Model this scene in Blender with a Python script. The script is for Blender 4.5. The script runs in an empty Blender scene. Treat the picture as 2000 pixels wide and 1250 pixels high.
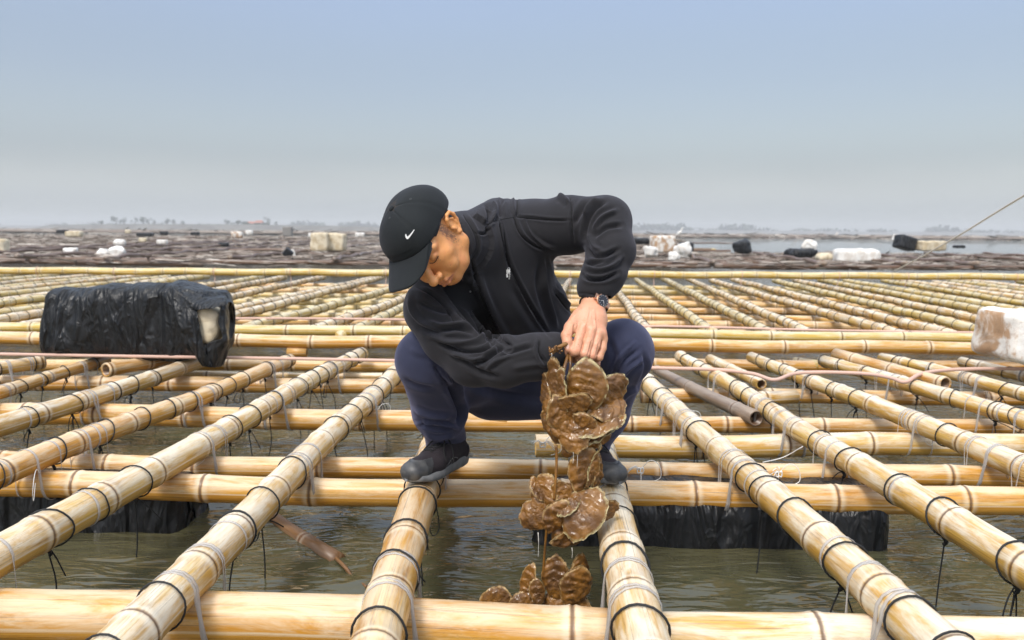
import bpy, math, random
import numpy as np
from mathutils import Vector, Matrix
from mathutils.bvhtree import BVHTree
random.seed(7); rng = np.random.default_rng(7)
scene = bpy.context.scene
COL = scene.collection
# ------------------------------------------------------------------ camera
F = 1555.0; TH = math.atan(175/F); PHI = .0075; CZ = .98
cam_d = bpy.data.cameras.new('camera'); cam = bpy.data.objects.new('camera', cam_d); COL.objects.link(cam)
fwd = np.array([0, math.cos(TH), -math.sin(TH)]); r0_ = np.array([1., 0, 0]); u0_ = np.cross(r0_, fwd)
RI = math.cos(PHI)*r0_ + math.sin(PHI)*u0_; UP = math.cos(PHI)*u0_ - math.sin(PHI)*r0_
CAM = np.array([0, 0, CZ])
cam.matrix_world = Matrix(((RI[0], UP[0], -fwd[0], 0), (RI[1], UP[1], -fwd[1], 0), (RI[2], UP[2], -fwd[2], CZ), (0, 0, 0, 1)))
cam_d.sensor_width = 36; cam_d.lens = 36*F/2000
cam_d.clip_start = .05; cam_d.clip_end = 20000
cam_d.dof.use_dof = True; cam_d.dof.focus_distance = 2.0; cam_d.dof.aperture_fstop = 5.0
scene.camera = cam
# ------------------------------------------------------------------ sky, sun, exposure
world = bpy.data.worlds.new('World'); scene.world = world; world.use_nodes = True
nt = world.node_tree; nt.nodes.clear()
def wn(t, **k):
    n = nt.nodes.new(t)
    for a, b in k.items(): setattr(n, a, b)
    return n
SUN_EL, SUN_AZ = math.radians(50), math.radians(205)
sky = wn('ShaderNodeTexSky', sky_type='NISHITA', sun_disc=False, sun_elevation=SUN_EL, sun_rotation=SUN_AZ, air_density=1.5, dust_density=4.0)
bg1 = wn('ShaderNodeBackground'); bg1.inputs[1].default_value = .05
nt.links.new(sky.outputs[0], bg1.inputs[0])
tc = wn('ShaderNodeTexCoord'); sep = wn('ShaderNodeSeparateXYZ'); nt.links.new(tc.outputs['Generated'], sep.inputs[0])
mapn = wn('ShaderNodeMapping'); mapn.inputs['Scale'].default_value = (1.2, 1.2, 4.5)
nt.links.new(tc.outputs['Generated'], mapn.inputs[0])
nz = wn('ShaderNodeTexNoise'); nz.inputs['Scale'].default_value = 1.3; nz.inputs['Detail'].default_value = 3; nz.inputs['Roughness'].default_value = .45
nt.links.new(mapn.outputs[0], nz.inputs[0])
ma = wn('ShaderNodeMath', operation='MULTIPLY_ADD'); ma.inputs[1].default_value = .07; 
nt.links.new(nz.outputs[0], ma.inputs[0])
m2 = wn('ShaderNodeMath', operation='ADD'); m2.inputs[1].default_value = -.035
nt.links.new(sep.outputs[2], m2.inputs[0]); nt.links.new(m2.outputs[0], ma.inputs[2])
ramp = wn('ShaderNodeValToRGB'); nt.links.new(ma.outputs[0], ramp.inputs[0])
cr = ramp.color_ramp; cr.interpolation = 'EASE'
stops = [(0.0, (.345, .372, .385)), (.035, (.308, .342, .378)), (.10, (.188, .220, .278)), (.20, (.158, .186, .262)), (.30, (.172, .208, .315)), (.60, (.55, .60, .68)), (1.0, (1.05, 1.07, 1.10))]
cr.elements[0].position, cr.elements[1].position = 0.0, 1.0
for i, (p, c) in enumerate(stops):
    e = cr.elements[0] if i == 0 else (cr.elements[-1] if i == len(stops)-1 else cr.elements.new(p))
    e.color = (*c, 1)
bg2 = wn('ShaderNodeBackground'); bg2.inputs[1].default_value = .92
nt.links.new(ramp.outputs[0], bg2.inputs[0])
mx = wn('ShaderNodeAddShader'); nt.links.new(bg1.outputs[0], mx.inputs[0]); nt.links.new(bg2.outputs[0], mx.inputs[1])
wo = wn('ShaderNodeOutputWorld'); nt.links.new(mx.outputs[0], wo.inputs[0])
sun_d = bpy.data.lights.new('sun', 'SUN'); sun_d.energy = 1.5; sun_d.angle = math.radians(14); sun_d.color = (1, .97, .92)
sun = bpy.data.objects.new('sun', sun_d); COL.objects.link(sun)
sd = Vector((math.sin(SUN_AZ)*math.cos(SUN_EL), math.cos(SUN_AZ)*math.cos(SUN_EL), math.sin(SUN_EL)))
sun.rotation_euler = sd.to_track_quat('Z', 'Y').to_euler(); sun.location = sd*20
scene.view_settings.view_transform = 'Standard'; scene.view_settings.look = 'None'
scene.view_settings.exposure = 0.6; scene.view_settings.gamma = 1; scene.view_settings.use_curve_mapping = False
# ------------------------------------------------------------------ helpers
def A3(*v): return np.array(v, float)
def ray(px, py): return fwd*F + RI*(px-1000) - UP*(py-625)
def W(px, py, Y):
    """point seen at pixel (2000x1250) standing at depth Y metres from the camera"""
    v = ray(px, py); return CAM + v*(Y/v[1])
def G(px, py, h):
    v = ray(px, py); return CAM + v*((h-CZ)/v[2])
def proj(P):
    v = P-CAM; d = v@fwd
    return np.stack([1000+F*(v@RI)/d, 625-F*(v@UP)/d], -1)
def unit(v):
    v = np.asarray(v, float); return v/(np.linalg.norm(v)+1e-12)
def tag(o, label=None, cat=None, group=None, kind=None):
    if label: o['label'] = label
    if cat: o['category'] = cat
    if group: o['group'] = group
    if kind: o['kind'] = kind
    return o
def empty(name, loc, label=None, cat=None, group=None):
    o = bpy.data.objects.new(name, None); COL.objects.link(o); o.location = loc; o.empty_display_size = .05
    return tag(o, label, cat, group)
def world_loc(o):
    p = Vector(o.location); q = o.parent
    while q is not None: p += Vector(q.location); q = q.parent
    return p
def mesh(name, V, Fc, mat=None, parent=None, origin=None, smooth=True, attrs=None):
    """links world-space vertices as one mesh object (its origin at `origin`)"""
    V = np.asarray(V, float)
    if origin is None: origin = V.mean(0) if parent is None else np.array(world_loc(parent))
    origin = np.asarray(origin, float)
    me = bpy.data.meshes.new(name)
    if isinstance(Fc, np.ndarray):
        n, k = Fc.shape
        me.vertices.add(len(V)); me.vertices.foreach_set('co', (V-origin).ravel())
        me.loops.add(n*k); me.loops.foreach_set('vertex_index', Fc.ravel().astype(np.int32))
        me.polygons.add(n); me.polygons.foreach_set('loop_start', np.arange(0, n*k, k, dtype=np.int32))
        me.polygons.foreach_set('loop_total', np.full(n, k, dtype=np.int32))
        me.update(calc_edges=True); me.validate()
    else:
        me.from_pydata((V-origin).tolist(), [], Fc)
    me.polygons.foreach_set('use_smooth', [smooth]*len(me.polygons))
    if attrs:
        for k_, a in attrs.items():
            at = me.attributes.new(k_, 'FLOAT', 'POINT'); at.data.foreach_set('value', np.asarray(a, np.float32))
    me.update()
    o = bpy.data.objects.new(name, me); COL.objects.link(o)
    if parent is not None:
        o.parent = parent; o.location = Vector(origin) - world_loc(parent)
    else: o.location = origin
    if mat: me.materials.append(mat)
    return o
def catmull(P, n=6):
    P = np.asarray(P, float)
    if len(P) < 3: return P
    Q = np.vstack([2*P[0]-P[1], P, 2*P[-1]-P[-2]]); out = []
    for i in range(1, len(Q)-2):
        t = np.linspace(0, 1, n, endpoint=False)[:, None]
        a, b, c, d = Q[i-1], Q[i], Q[i+1], Q[i+2]
        out.append(.5*((2*b)+(-a+c)*t+(2*a-5*b+4*c-d)*t**2+(-a+3*b-3*c+d)*t**3))
    out.append(P[-1:]); return np.vstack(out)
def frames(P, closed=False):
    P = np.asarray(P, float); T = np.gradient(P, axis=0)
    if closed: T = np.roll(P, -1, 0)-np.roll(P, 1, 0)
    T /= np.linalg.norm(T, axis=1)[:, None]+1e-12
    a = A3(0, 0, 1) if abs(T[0][2]) < .9 else A3(1, 0, 0)
    n = unit(np.cross(np.cross(T[0], a), T[0])); N = []
    for t in T:
        n = unit(n - t*(n@t)); N.append(n)
    N = np.array(N); return T, N, np.cross(T, N)
def tube(P, r, k=6, closed=False, flat=None, cap=True):
    """tube along P; flat=(a,b) half-widths along binormal/normal"""
    P = np.asarray(P, float); n = len(P); T, N, B = frames(P, closed)
    r = np.broadcast_to(np.asarray(r, float), (n,)); th = np.arange(k)*2*math.pi/k
    ra, rb = (1, 1) if flat is None else flat
    V = P[:, None]+(N[:, None]*np.cos(th)[None, :, None]*ra+B[:, None]*np.sin(th)[None, :, None]*rb)*r[:, None, None]
    V = V.reshape(-1, 3); m = n if closed else n-1
    i = np.arange(m)[:, None]; j = np.arange(k)[None]; i2 = (i+1) % n; j2 = (j+1) % k
    Q = np.stack([i*k+j, i*k+j2, i2*k+j2, i2*k+j], -1).reshape(-1, 4)
    Q = [tuple(q) for q in Q.tolist()]
    if cap and not closed: Q += [tuple(range(k))[::-1], tuple(range((n-1)*k, n*k))]
    return V, Q
def joinp(parts):
    V, Fc, o = [], [], 0
    for v, f in parts:
        v = np.asarray(v); V.append(v); Fc += [tuple(int(x)+o for x in q) for q in f]; o += len(v)
    return np.vstack(V), Fc
def boxp(c, s, rot=None, bev=0):
    """box verts/faces, optional 3x3 rotation"""
    c = np.asarray(c, float); s = np.asarray(s, float)/2
    V = np.array([[x, y, z] for x in (-1, 1) for y in (-1, 1) for z in (-1, 1)], float)*s
    if rot is not None: V = V@np.asarray(rot).T
    return V+c, [(0, 1, 3, 2), (4, 6, 7, 5), (0, 4, 5, 1), (2, 3, 7, 6), (0, 2, 6, 4), (1, 5, 7, 3)]
def rotm(ax, ay, az):
    return np.array(Matrix.Rotation(az, 3, 'Z') @ Matrix.Rotation(ay, 3, 'Y') @ Matrix.Rotation(ax, 3, 'X'))
# cheap value noise on numpy points
_P = rng.integers(0, 1 << 30, 4096)
def _h(i, j, k): return ((_P[(i*73856093 ^ j*19349663 ^ k*83492791) & 4095]) & 0xffff)/65535.
def vnoise(P, s=1., seed=0):
    P = np.asarray(P, float)*s+seed*17.13; I = np.floor(P).astype(np.int64); f = P-I; f = f*f*(3-2*f)
    r = 0
    for a in (0, 1):
        for b in (0, 1):
            for c in (0, 1):
                w = (f[..., 0] if a else 1-f[..., 0])*(f[..., 1] if b else 1-f[..., 1])*(f[..., 2] if c else 1-f[..., 2])
                r = r+w*_h(I[..., 0]+a, I[..., 1]+b, I[..., 2]+c)
    return r*2-1
def fbm(P, s=1., o=3, seed=0): return sum(vnoise(P, s*2**i, seed+i)/2**i for i in range(o))
# ---------------------------------------------------------- signed distance modelling
class Field:
    """smooth union of primitives on a grid; extracted as one continuous surface"""
    def __init__(s, lo, hi, h):
        s.h = h; s.lo = np.array(lo, float); s.n = np.ceil((np.array(hi)-s.lo)/h).astype(int)+1
        s.d = np.full(s.n, .1, np.float32)
    def sub(s, lo, hi):
        a = np.clip(np.floor((np.array(lo)-s.lo)/s.h).astype(int), 0, s.n); b = np.clip(np.ceil((np.array(hi)-s.lo)/s.h).astype(int)+1, 0, s.n)
        if (b <= a).any(): return None, None
        g = [s.lo[i]+s.h*np.arange(a[i], b[i]) for i in range(3)]
        P = np.stack(np.meshgrid(*g, indexing='ij'), -1)
        return (slice(a[0], b[0]), slice(a[1], b[1]), slice(a[2], b[2])), P
    def put(s, sl, d, k, op):
        c = s.d[sl]
        if op == 'u':
            h = np.clip(.5+.5*(c-d)/k, 0, 1); s.d[sl] = c*(1-h)+d*h-k*h*(1-h)
        elif op == 's':
            h = np.clip(.5-.5*(c+d)/k, 0, 1); s.d[sl] = c*(1-h)-d*h+k*h*(1-h)
    def cap(s, a, b, ra, rb=None, k=.01, op='u', flat=None):
        """tapered capsule; flat=(axis vector, factor) squashes it along axis"""
        a = np.asarray(a, float); b = np.asarray(b, float); rb = ra if rb is None else rb; pad = max(ra, rb)*(1.0 if flat is None or flat[1] > 1 else 1/flat[1]*1.0)+k*1.5+s.h*2
        sl, P = s.sub(np.minimum(a, b)-pad, np.maximum(a, b)+pad)
        if sl is None: return
        ab = b-a; t = np.clip(((P-a)@ab)/(ab@ab+1e-12), 0, 1); v = P-a-t[..., None]*ab
        if flat is not None:
            n = unit(flat[0]); v = v+n*((v@n)*(flat[1]-1))[..., None]
        s.put(sl, np.linalg.norm(v, axis=-1)-(ra+(rb-ra)*t), k, op)
    def chain(s, pts, k=.01, op='u', flat=None):
        """pts: [(p, r), ...]"""
        for (a, ra), (b, rb) in zip(pts[:-1], pts[1:]): s.cap(a, b, ra, rb, k, op, flat)
    def ell(s, c, r, M=None, k=.01, op='u'):
        c = np.asarray(c, float); r = np.asarray(r, float); M = np.eye(3) if M is None else np.asarray(M); pad = r.max()+k*1.5+s.h*2
        sl, P = s.sub(c-pad, c+pad)
        if sl is None: return
        q = (P-c)@M; k0 = np.linalg.norm(q/r, axis=-1); k1 = np.linalg.norm(q/(r*r), axis=-1)+1e-9
        d = np.where(k0 < 1e-3, -r.min(), k0*(k0-1)/k1); s.put(sl, d, k, op)
    def surface(s):
        d = s.d; h = s.h; n0, n1, n2 = d.shape
        sg = d < 0
        c = [sg[i:n0-1+i, j:n1-1+j, k:n2-1+k] for i in (0, 1) for j in (0, 1) for k in (0, 1)]
        anyc = c[0].copy(); allc = c[0].copy()
        for x in c[1:]: anyc |= x; allc &= x
        act = anyc & ~allc; idx = np.argwhere(act); vid = np.full(act.shape, -1, np.int64); vid[act] = np.arange(len(idx))
        acc = np.zeros((len(idx), 3)); cnt = np.zeros(len(idx)); I, J, K = idx.T
        co = [(i, j, k) for i in (0, 1) for j in (0, 1) for k in (0, 1)]
        val = {q: d[I+q[0], J+q[1], K+q[2]].astype(float) for q in co}
        for q in co:
            for ax in range(3):
                if q[ax]: continue
                w = list(q); w[ax] = 1; w = tuple(w); a, b = val[q], val[w]; m = (a < 0) != (b < 0)
                t = np.where(m, a/np.where(m, a-b, 1), 0); p = np.tile(np.array(q, float), (len(idx), 1)); p[:, ax] = t
                acc[m] += p[m]; cnt[m] += 1
        V = s.lo+h*(idx+acc/np.maximum(cnt, 1)[:, None])
        Fs = []
        for ax in range(3):
            u, v = (ax+1) % 3, (ax+2) % 3
            sl0 = [slice(1, -1)]*3; sl1 = [slice(1, -1)]*3
            sl0[ax] = slice(0, -1); sl1[ax] = slice(1, None)
            a = sg[tuple(sl0)]; b = sg[tuple(sl1)]; m = a != b; e = np.argwhere(m); inside_first = a[m]
            off = np.array([1, 1, 1]); off[ax] = 0; e = e+off
            def vv(du, dv):
                q = e.copy(); q[:, u] += du; q[:, v] += dv; return vid[q[:, 0], q[:, 1], q[:, 2]]
            Q = np.stack([vv(-1, -1), vv(0, -1), vv(0, 0), vv(-1, 0)], -1)
            Q[~inside_first] = Q[~inside_first][:, ::-1]; Fs.append(Q)
        Fq = np.vstack(Fs); Fq = Fq[(Fq >= 0).all(1)]
        return V, Fq
def vnormals(V, Fq):
    a = V[Fq[:, 2]]-V[Fq[:, 0]]; b = V[Fq[:, 3]]-V[Fq[:, 1]]; n = np.cross(a, b); N = np.zeros_like(V)
    for i in range(4):
        for c in range(3): N[:, c] += np.bincount(Fq[:, i], n[:, c], len(V))
    return N/(np.linalg.norm(N, axis=1)[:, None]+1e-12)
def smoothv(V, Fq, it=1, lam=.5):
    for _ in range(it):
        S = np.zeros_like(V); C = np.zeros(len(V))
        for i in range(4):
            a, b = Fq[:, i], Fq[:, (i+1) % 4]
            for c in range(3): S[:, c] += np.bincount(a, V[b, c], len(V))+np.bincount(b, V[a, c], len(V))
            C += np.bincount(a, minlength=len(V))+np.bincount(b, minlength=len(V))
        V = V+lam*(S/np.maximum(C, 1)[:, None]-V)
    return V
def seg_dist(Q, A, B):
    ab = B-A; t = np.clip(((Q-A)@ab)/(ab@ab+1e-9), 0, 1); return np.linalg.norm(Q-A-t[:, None]*ab, axis=1), t
def creases(V, Fq, strokes):
    """strokes: (polyline in picture coordinates, half width px, height m (+ridge, -groove)[, depth range]) pressed into the cloth facing the camera"""
    N = vnormals(V, Fq); q = proj(V); face = np.clip(((N@(-fwd))-.0)/.35, 0, 1); Yd = V[:, 1]; disp = np.zeros(len(V))
    for st in strokes:
        pl = catmull(np.array(st[0], float), 5) if len(st[0]) > 2 else np.array(st[0], float); w, hgt = st[1], st[2]
        lo = pl.min(0)-4*w; hi = pl.max(0)+4*w; m = ((q > lo) & (q < hi)).all(1) & (face > 0)
        if len(st) > 3: m &= (Yd > st[3][0]) & (Yd < st[3][1])
        ix = np.where(m)[0]
        if len(ix) == 0: continue
        L = np.concatenate([[0], np.cumsum(np.linalg.norm(np.diff(pl, axis=0), axis=1))]); best = np.full(len(ix), 1e9); tt = np.zeros(len(ix))
        for i in range(len(pl)-1):
            dd, t = seg_dist(q[ix], pl[i], pl[i+1]); b = dd < best; best[b] = dd[b]; tt[b] = (L[i]+t[b]*(L[i+1]-L[i]))/L[-1]
        fade = np.clip(np.minimum(tt, 1-tt)*5+.15, 0, 1)
        x = best/w; disp[ix] += hgt*(np.exp(-x*x)-.35*np.exp(-(x-1.8)**2))*fade*face[ix]
    return V+N*disp[:, None]
# ---------------------------------------------------------- node material helper
class M:
    def __init__(s, name, rough=.6, base=(.5, .5, .5), **k):
        s.m = bpy.data.materials.new(name); s.m.use_nodes = True; s.t = s.m.node_tree; s.b = s.t.nodes['Principled BSDF']
        s.b.inputs['Base Color'].default_value = (*base, 1); s.b.inputs['Roughness'].default_value = rough
        for a, v in k.items(): s.b.inputs[a].default_value = v
        s.c = None
    def n(s, t, **k):
        x = s.t.nodes.new(t)
        for a, v in k.items(): setattr(x, a, v)
        return x
    def l(s, a, b): s.t.links.new(a, b)
    def obj(s):
        return s.n('ShaderNodeTexCoord').outputs['Object']
    def attr(s, name): 
        x = s.n('ShaderNodeAttribute'); x.attribute_name = name; return x.outputs['Fac']
    def rand(s): return s.n('ShaderNodeObjectInfo').outputs['Random']
    def math(s, op, a, b=None, c=None):
        x = s.n('ShaderNodeMath', operation=op)
        for i, v in enumerate((a, b, c)):
            if v is None: continue
            if isinstance(v, (int, float)): x.inputs[i].default_value = v
            else: s.l(v, x.inputs[i])
        return x.outputs[0]
    def comb(s, a, b, c):
        x = s.n('ShaderNodeCombineXYZ')
        for i, v in enumerate((a, b, c)):
            if isinstance(v, (int, float)): x.inputs[i].default_value = v
            else: s.l(v, x.inputs[i])
        return x.outputs[0]
    def noise(s, vec, scale=5, det=3, rough=.5, dist=0):
        x = s.n('ShaderNodeTexNoise'); x.inputs['Scale'].default_value = scale; x.inputs['Detail'].default_value = det
        x.inputs['Roughness'].default_value = rough; x.inputs['Distortion'].default_value = dist
        s.l(vec, x.inputs['Vector']); return x.outputs[0]
    def scale(s, vec, sc):
        x = s.n('ShaderNodeMapping'); x.inputs['Scale'].default_value = sc; s.l(vec, x.inputs[0]); return x.outputs[0]
    def step(s, v, a, b, lo=0., hi=1.):
        x = s.n('ShaderNodeMapRange'); x.interpolation_type = 'SMOOTHSTEP'
        x.inputs['From Min'].default_value = a; x.inputs['From Max'].default_value = b; x.inputs['To Min'].default_value = lo; x.inputs['To Max'].default_value = hi
        s.l(v, x.inputs['Value']); return x.outputs[0]
    def mix(s, f, a, b):
        x = s.n('ShaderNodeMix', data_type='RGBA')
        for i, v in ((0, f), (6, a), (7, b)):
            if isinstance(v, (int, float)): x.inputs[i].default_value = v
            elif isinstance(v, tuple): x.inputs[i].default_value = (*v, 1)
            else: s.l(v, x.inputs[i])
        return x.outputs[2]
    def col(s, c): s.l(c, s.b.inputs['Base Color'])
    def rgh(s, c): s.l(c, s.b.inputs['Roughness'])
    def bump(s, hgt, st=.3, dist=.002):
        x = s.n('ShaderNodeBump'); x.inputs['Strength'].default_value = st; x.inputs['Distance'].default_value = dist
        s.l(hgt, x.inputs['Height']); s.l(x.outputs[0], s.b.inputs['Normal'])
# ------------------------------------------------------------------ materials
def bamboo_mat(name, light, mid, stain, bloom_and_gloss, bl_amt=.5, st_amt=.5):
    m = M(name, .38); m.b.inputs['Specular IOR Level'].default_value = .45; m.b.inputs['Coat Weight'].default_value = .12; m.b.inputs['Coat Roughness'].default_value = .25
    u, a, nd, r = m.attr('u'), m.attr('ang'), m.attr('nd'), m.rand()
    ca = m.math('COSINE', a); sa = m.math('SINE', a); off = m.math('MULTIPLY', r, 37.)
    uo = m.math('ADD', u, off)
    v_long = m.comb(m.math('MULTIPLY', uo, 1.6), m.math('MULTIPLY', ca, 1.1), m.math('MULTIPLY', sa, 1.1))
    v_str = m.comb(m.math('MULTIPLY', uo, 2.2), m.math('MULTIPLY', ca, 9.), m.math('MULTIPLY', sa, 9.))
    v_fine = m.comb(m.math('MULTIPLY', uo, 14.), m.math('MULTIPLY', ca, 4.), m.math('MULTIPLY', sa, 4.))
    n1 = m.noise(v_long, 1.3, 4, .6); c = m.mix(m.step(n1, .38, .76), mid, light)
    c = m.mix(m.math('MULTIPLY', m.step(m.math('FRACT', m.math('MULTIPLY', r, 7.3)), .45, 1.0), .45), c, tuple(x*.5+y*.5 for x, y in zip(mid, stain)))
    # every length between two nodes has its own tone
    c = m.mix(m.math('MULTIPLY', m.step(m.noise(m.comb(m.math('MULTIPLY', uo, .9), 3.3, 1.), 3, 0), .4, .65), .35), c, mid)
    ns = m.noise(v_str, 1.6, 4, .65, .3)
    c = m.mix(m.math('MULTIPLY', m.step(ns, .50, .76), st_amt), c, stain)
    near = m.step(nd, .10, .0); nn = m.noise(v_fine, .8, 3, .6)
    c = m.mix(m.math('MULTIPLY', m.math('MULTIPLY', near, m.step(nn, .42, .66)), .55), c, stain)
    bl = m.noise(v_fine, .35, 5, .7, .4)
    up = m.math('MULTIPLY_ADD', sa, .17, -.03)  # pale bloom gathers on the upper side, painting sky gloss into the colour
    c = m.mix(m.math('MULTIPLY', m.step(m.math('ADD', bl, up), .40, .74), bl_amt), c, bloom_and_gloss)
    sp = m.noise(m.comb(m.math('MULTIPLY', uo, 60.), m.math('MULTIPLY', ca, 6.), m.math('MULTIPLY', sa, 6.)), 1.0, 3, .7)
    c = m.mix(m.math('MULTIPLY', m.step(sp, .66, .76), m.math('MULTIPLY', m.step(n1, .45, .6), .75)), c, (.07, .05, .035))
    cr_ = m.noise(m.comb(m.math('MULTIPLY', uo, .7), m.math('MULTIPLY', ca, 16.), m.math('MULTIPLY', sa, 16.)), 2.4, 2, .5)
    c = m.mix(m.math('MULTIPLY', m.step(cr_, .655, .70), .7), c, (.10, .055, .025))
    c = m.mix(m.math('MULTIPLY', m.math('MULTIPLY', m.step(nd, .028, .012), m.step(nd, .004, .010)), .35), c, bloom_and_gloss)
    ring = m.step(nd, .0075, .0015); c = m.mix(m.math('MULTIPLY', ring, .85), c, (.12, .06, .03))
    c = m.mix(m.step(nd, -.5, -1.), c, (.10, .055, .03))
    m.col(c); m.rgh(m.step(bl, .35, .7, .30, .58)); m.bump(m.math('ADD', m.math('MULTIPLY', ns, .6), sp), .25, .0012)
    return m.m
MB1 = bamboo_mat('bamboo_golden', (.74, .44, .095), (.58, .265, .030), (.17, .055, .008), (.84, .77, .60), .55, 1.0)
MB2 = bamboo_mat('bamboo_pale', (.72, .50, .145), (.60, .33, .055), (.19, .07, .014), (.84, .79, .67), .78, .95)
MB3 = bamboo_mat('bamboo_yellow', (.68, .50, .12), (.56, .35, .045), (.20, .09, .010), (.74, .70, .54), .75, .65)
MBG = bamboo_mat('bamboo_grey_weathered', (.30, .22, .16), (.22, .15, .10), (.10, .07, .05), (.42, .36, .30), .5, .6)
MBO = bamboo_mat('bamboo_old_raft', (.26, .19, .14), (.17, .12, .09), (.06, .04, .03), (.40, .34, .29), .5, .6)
def plain(name, base, rough=.6, bump=None, var=None, **k):
    m = M(name, rough, base, **k); o = m.obj()
    if var:
        m.col(m.mix(m.step(m.noise(o, var[1], 4, .6), .35, .65), base, var[0]))
    if bump: m.bump(m.noise(o, bump[0], 4, .6), bump[1], bump[2])
    return m.m
M_ROPE = plain('black_rope', (.012, .013, .015), .65, (900, .6, .001))
M_STRAP = plain('clear_plastic_strap', (.60, .58, .57), .28, **{'Alpha': .42})
M_STRING = plain('white_nylon_string', (.78, .78, .76), .35)
M_PINK = plain('pink_rope', (.66, .44, .36), .8, (500, .8, .002))
def foam_mat(name, base, dirt, amt):
    m = M(name, .85); o = m.obj(); n = m.noise(o, 5.5, 5, .65, .6); n2 = m.noise(o, 26, 4, .7)
    c = m.mix(m.math('MULTIPLY', m.step(n, .44, .60), amt), base, dirt)
    c = m.mix(m.math('MULTIPLY', m.step(n2, .55, .7), .35*amt), c, (.16, .10, .06))
    m.col(c); v = m.n('ShaderNodeTexVoronoi'); v.inputs['Scale'].default_value = 160; m.l(o, v.inputs['Vector'])
    m.bump(m.math('ADD', v.outputs['Distance'], n2), .5, .003); return m.m
M_FOAM = foam_mat('foam_white', (.80, .79, .76), (.36, .25, .15), .35)
M_FOAMD = foam_mat('foam_stained', (.78, .75, .70), (.42, .25, .13), .95)
M_FOAMC = foam_mat('foam_cream', (.68, .60, .45), (.42, .32, .18), .7)
def tarp_mat():
    m = M('black_plastic_sheet', .34, (.010, .011, .013)); o = m.obj(); m.b.inputs['Specular IOR Level'].default_value = .38
    n = m.noise(m.scale(o, (1, 1, .6)), 9, 5, .65, 1.2); f = m.noise(o, 60, 4, .7)
    m.col(m.mix(m.math('MULTIPLY', m.step(f, .62, .75), .5), (.010, .011, .013), (.09, .09, .085)))
    n3 = m.noise(m.scale(o, (1.9, 1, .55)), 4.5, 2, .5, .8); n4 = m.noise(m.scale(o, (1.8, 1, .9)), 12, 2, .5, .6)
    c1 = m.math('ABSOLUTE', m.math('SUBTRACT', n3, .5)); c2 = m.math('ABSOLUTE', m.math('SUBTRACT', n4, .5))
    hgt = m.math('ADD', m.math('MULTIPLY', c1, -3.4), m.math('MULTIPLY', c2, -.8)); hgt = m.math('ADD', hgt, m.math('MULTIPLY', f, .06))
    m.rgh(m.step(n, .3, .7, .28, .46)); m.bump(hgt, 1.0, .03); return m.m
M_TARP = tarp_mat()
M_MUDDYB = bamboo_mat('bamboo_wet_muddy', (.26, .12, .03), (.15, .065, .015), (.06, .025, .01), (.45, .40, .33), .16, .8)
def water_mat():
    m = M('water_murky', .03, (.030, .031, .016)); m.b.inputs['IOR'].default_value = 1.33; m.b.inputs['Specular IOR Level'].default_value = 1.0
    o = m.obj(); n = m.noise(m.scale(o, (.6, 1, 1)), 1.1, 3, .5, .5)
    m.col(m.mix(m.step(n, .35, .65), (.062, .062, .032), (.092, .082, .042)))
    a = m.noise(m.scale(o, (.7, 1.9, 1)), 5.0, 2, .5, 1.2); b = m.noise(m.scale(o, (.6, 2.2, 1)), 15, 1.5, .5, 1.0); d = m.noise(m.scale(o, (1, 1.5, 1)), .8, 3, .55)
    hh = m.math('ADD', m.math('MULTIPLY', a, 1.0), m.math('MULTIPLY', b, .28)); hh = m.math('ADD', hh, m.math('MULTIPLY', d, 2.2))
    m.bump(hh, .6, .024); return m.m
M_WATER = water_mat()
def shore_mat(name, c1, c2):
    m = M(name, .95, c1); m.col(m.mix(m.step(m.noise(m.obj(), .12, 4, .6), .4, .6), c1, c2)); return m.m
M_SHORE = shore_mat('mudflat_bank', (.11, .10, .085), (.16, .15, .13))
M_TREE = shore_mat('distant_foliage', (.035, .055, .03), (.06, .08, .04))
M_TRUNK = plain('trunk_bark', (.10, .08, .06), .9)
M_SHELLS = None
def shells_mat():
    m = M('old_shells_and_mud', .7); o = m.obj(); n = m.noise(o, 2.2, 4, .7); v = m.attr('tone')
    c = m.mix(v, (.15, .11, .085), (.52, .47, .41)); c = m.mix(m.math('MULTIPLY', m.step(n, .5, .66), .5), c, (.17, .12, .08)); m.col(c); return m.m
M_SHELLS = shells_mat()
# ------------------------------------------------------------------ water, far bank, sky air
def water_sheet():
    # rippled near sheet widening out to the horizon
    ys = np.concatenate([np.linspace(-3, .8, 6, endpoint=False), np.linspace(.8, 5.6, 230, endpoint=False), np.geomspace(5.6, 12001, 90)])
    xs = np.concatenate([-np.geomspace(12000, 4, 24), np.linspace(-3.8, 3.8, 260), np.geomspace(4, 12000, 24)])
    X, Y = np.meshgrid(xs, ys); Q_ = np.stack([X*.8, Y*1.7, 0*X], -1); Q_[..., 0] += .12*vnoise(Q_, 3, 4); Q_[..., 1] += .12*vnoise(Q_, 3, 5); wv = .009*vnoise(Q_, 2.6)+.004*(1-2*np.abs(vnoise(Q_, 6.0, 2)))+.0016*vnoise(Q_, 14, 3); Z = wv*np.clip((7-np.hypot(X, Y))/3, 0, 1)*(np.abs(X) < 3.9)
    V = np.stack([X, Y, Z], -1).reshape(-1, 3); n, k = X.shape
    i = np.arange(n-1)[:, None]; j = np.arange(k-1)[None]; Fq = np.stack([i*k+j, i*k+j+1, (i+1)*k+j+1, (i+1)*k+j], -1).reshape(-1, 4)
    return tag(mesh('water', V, Fq, M_WATER, origin=(0, 0, 0)), kind='structure')
water_sheet()
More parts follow.
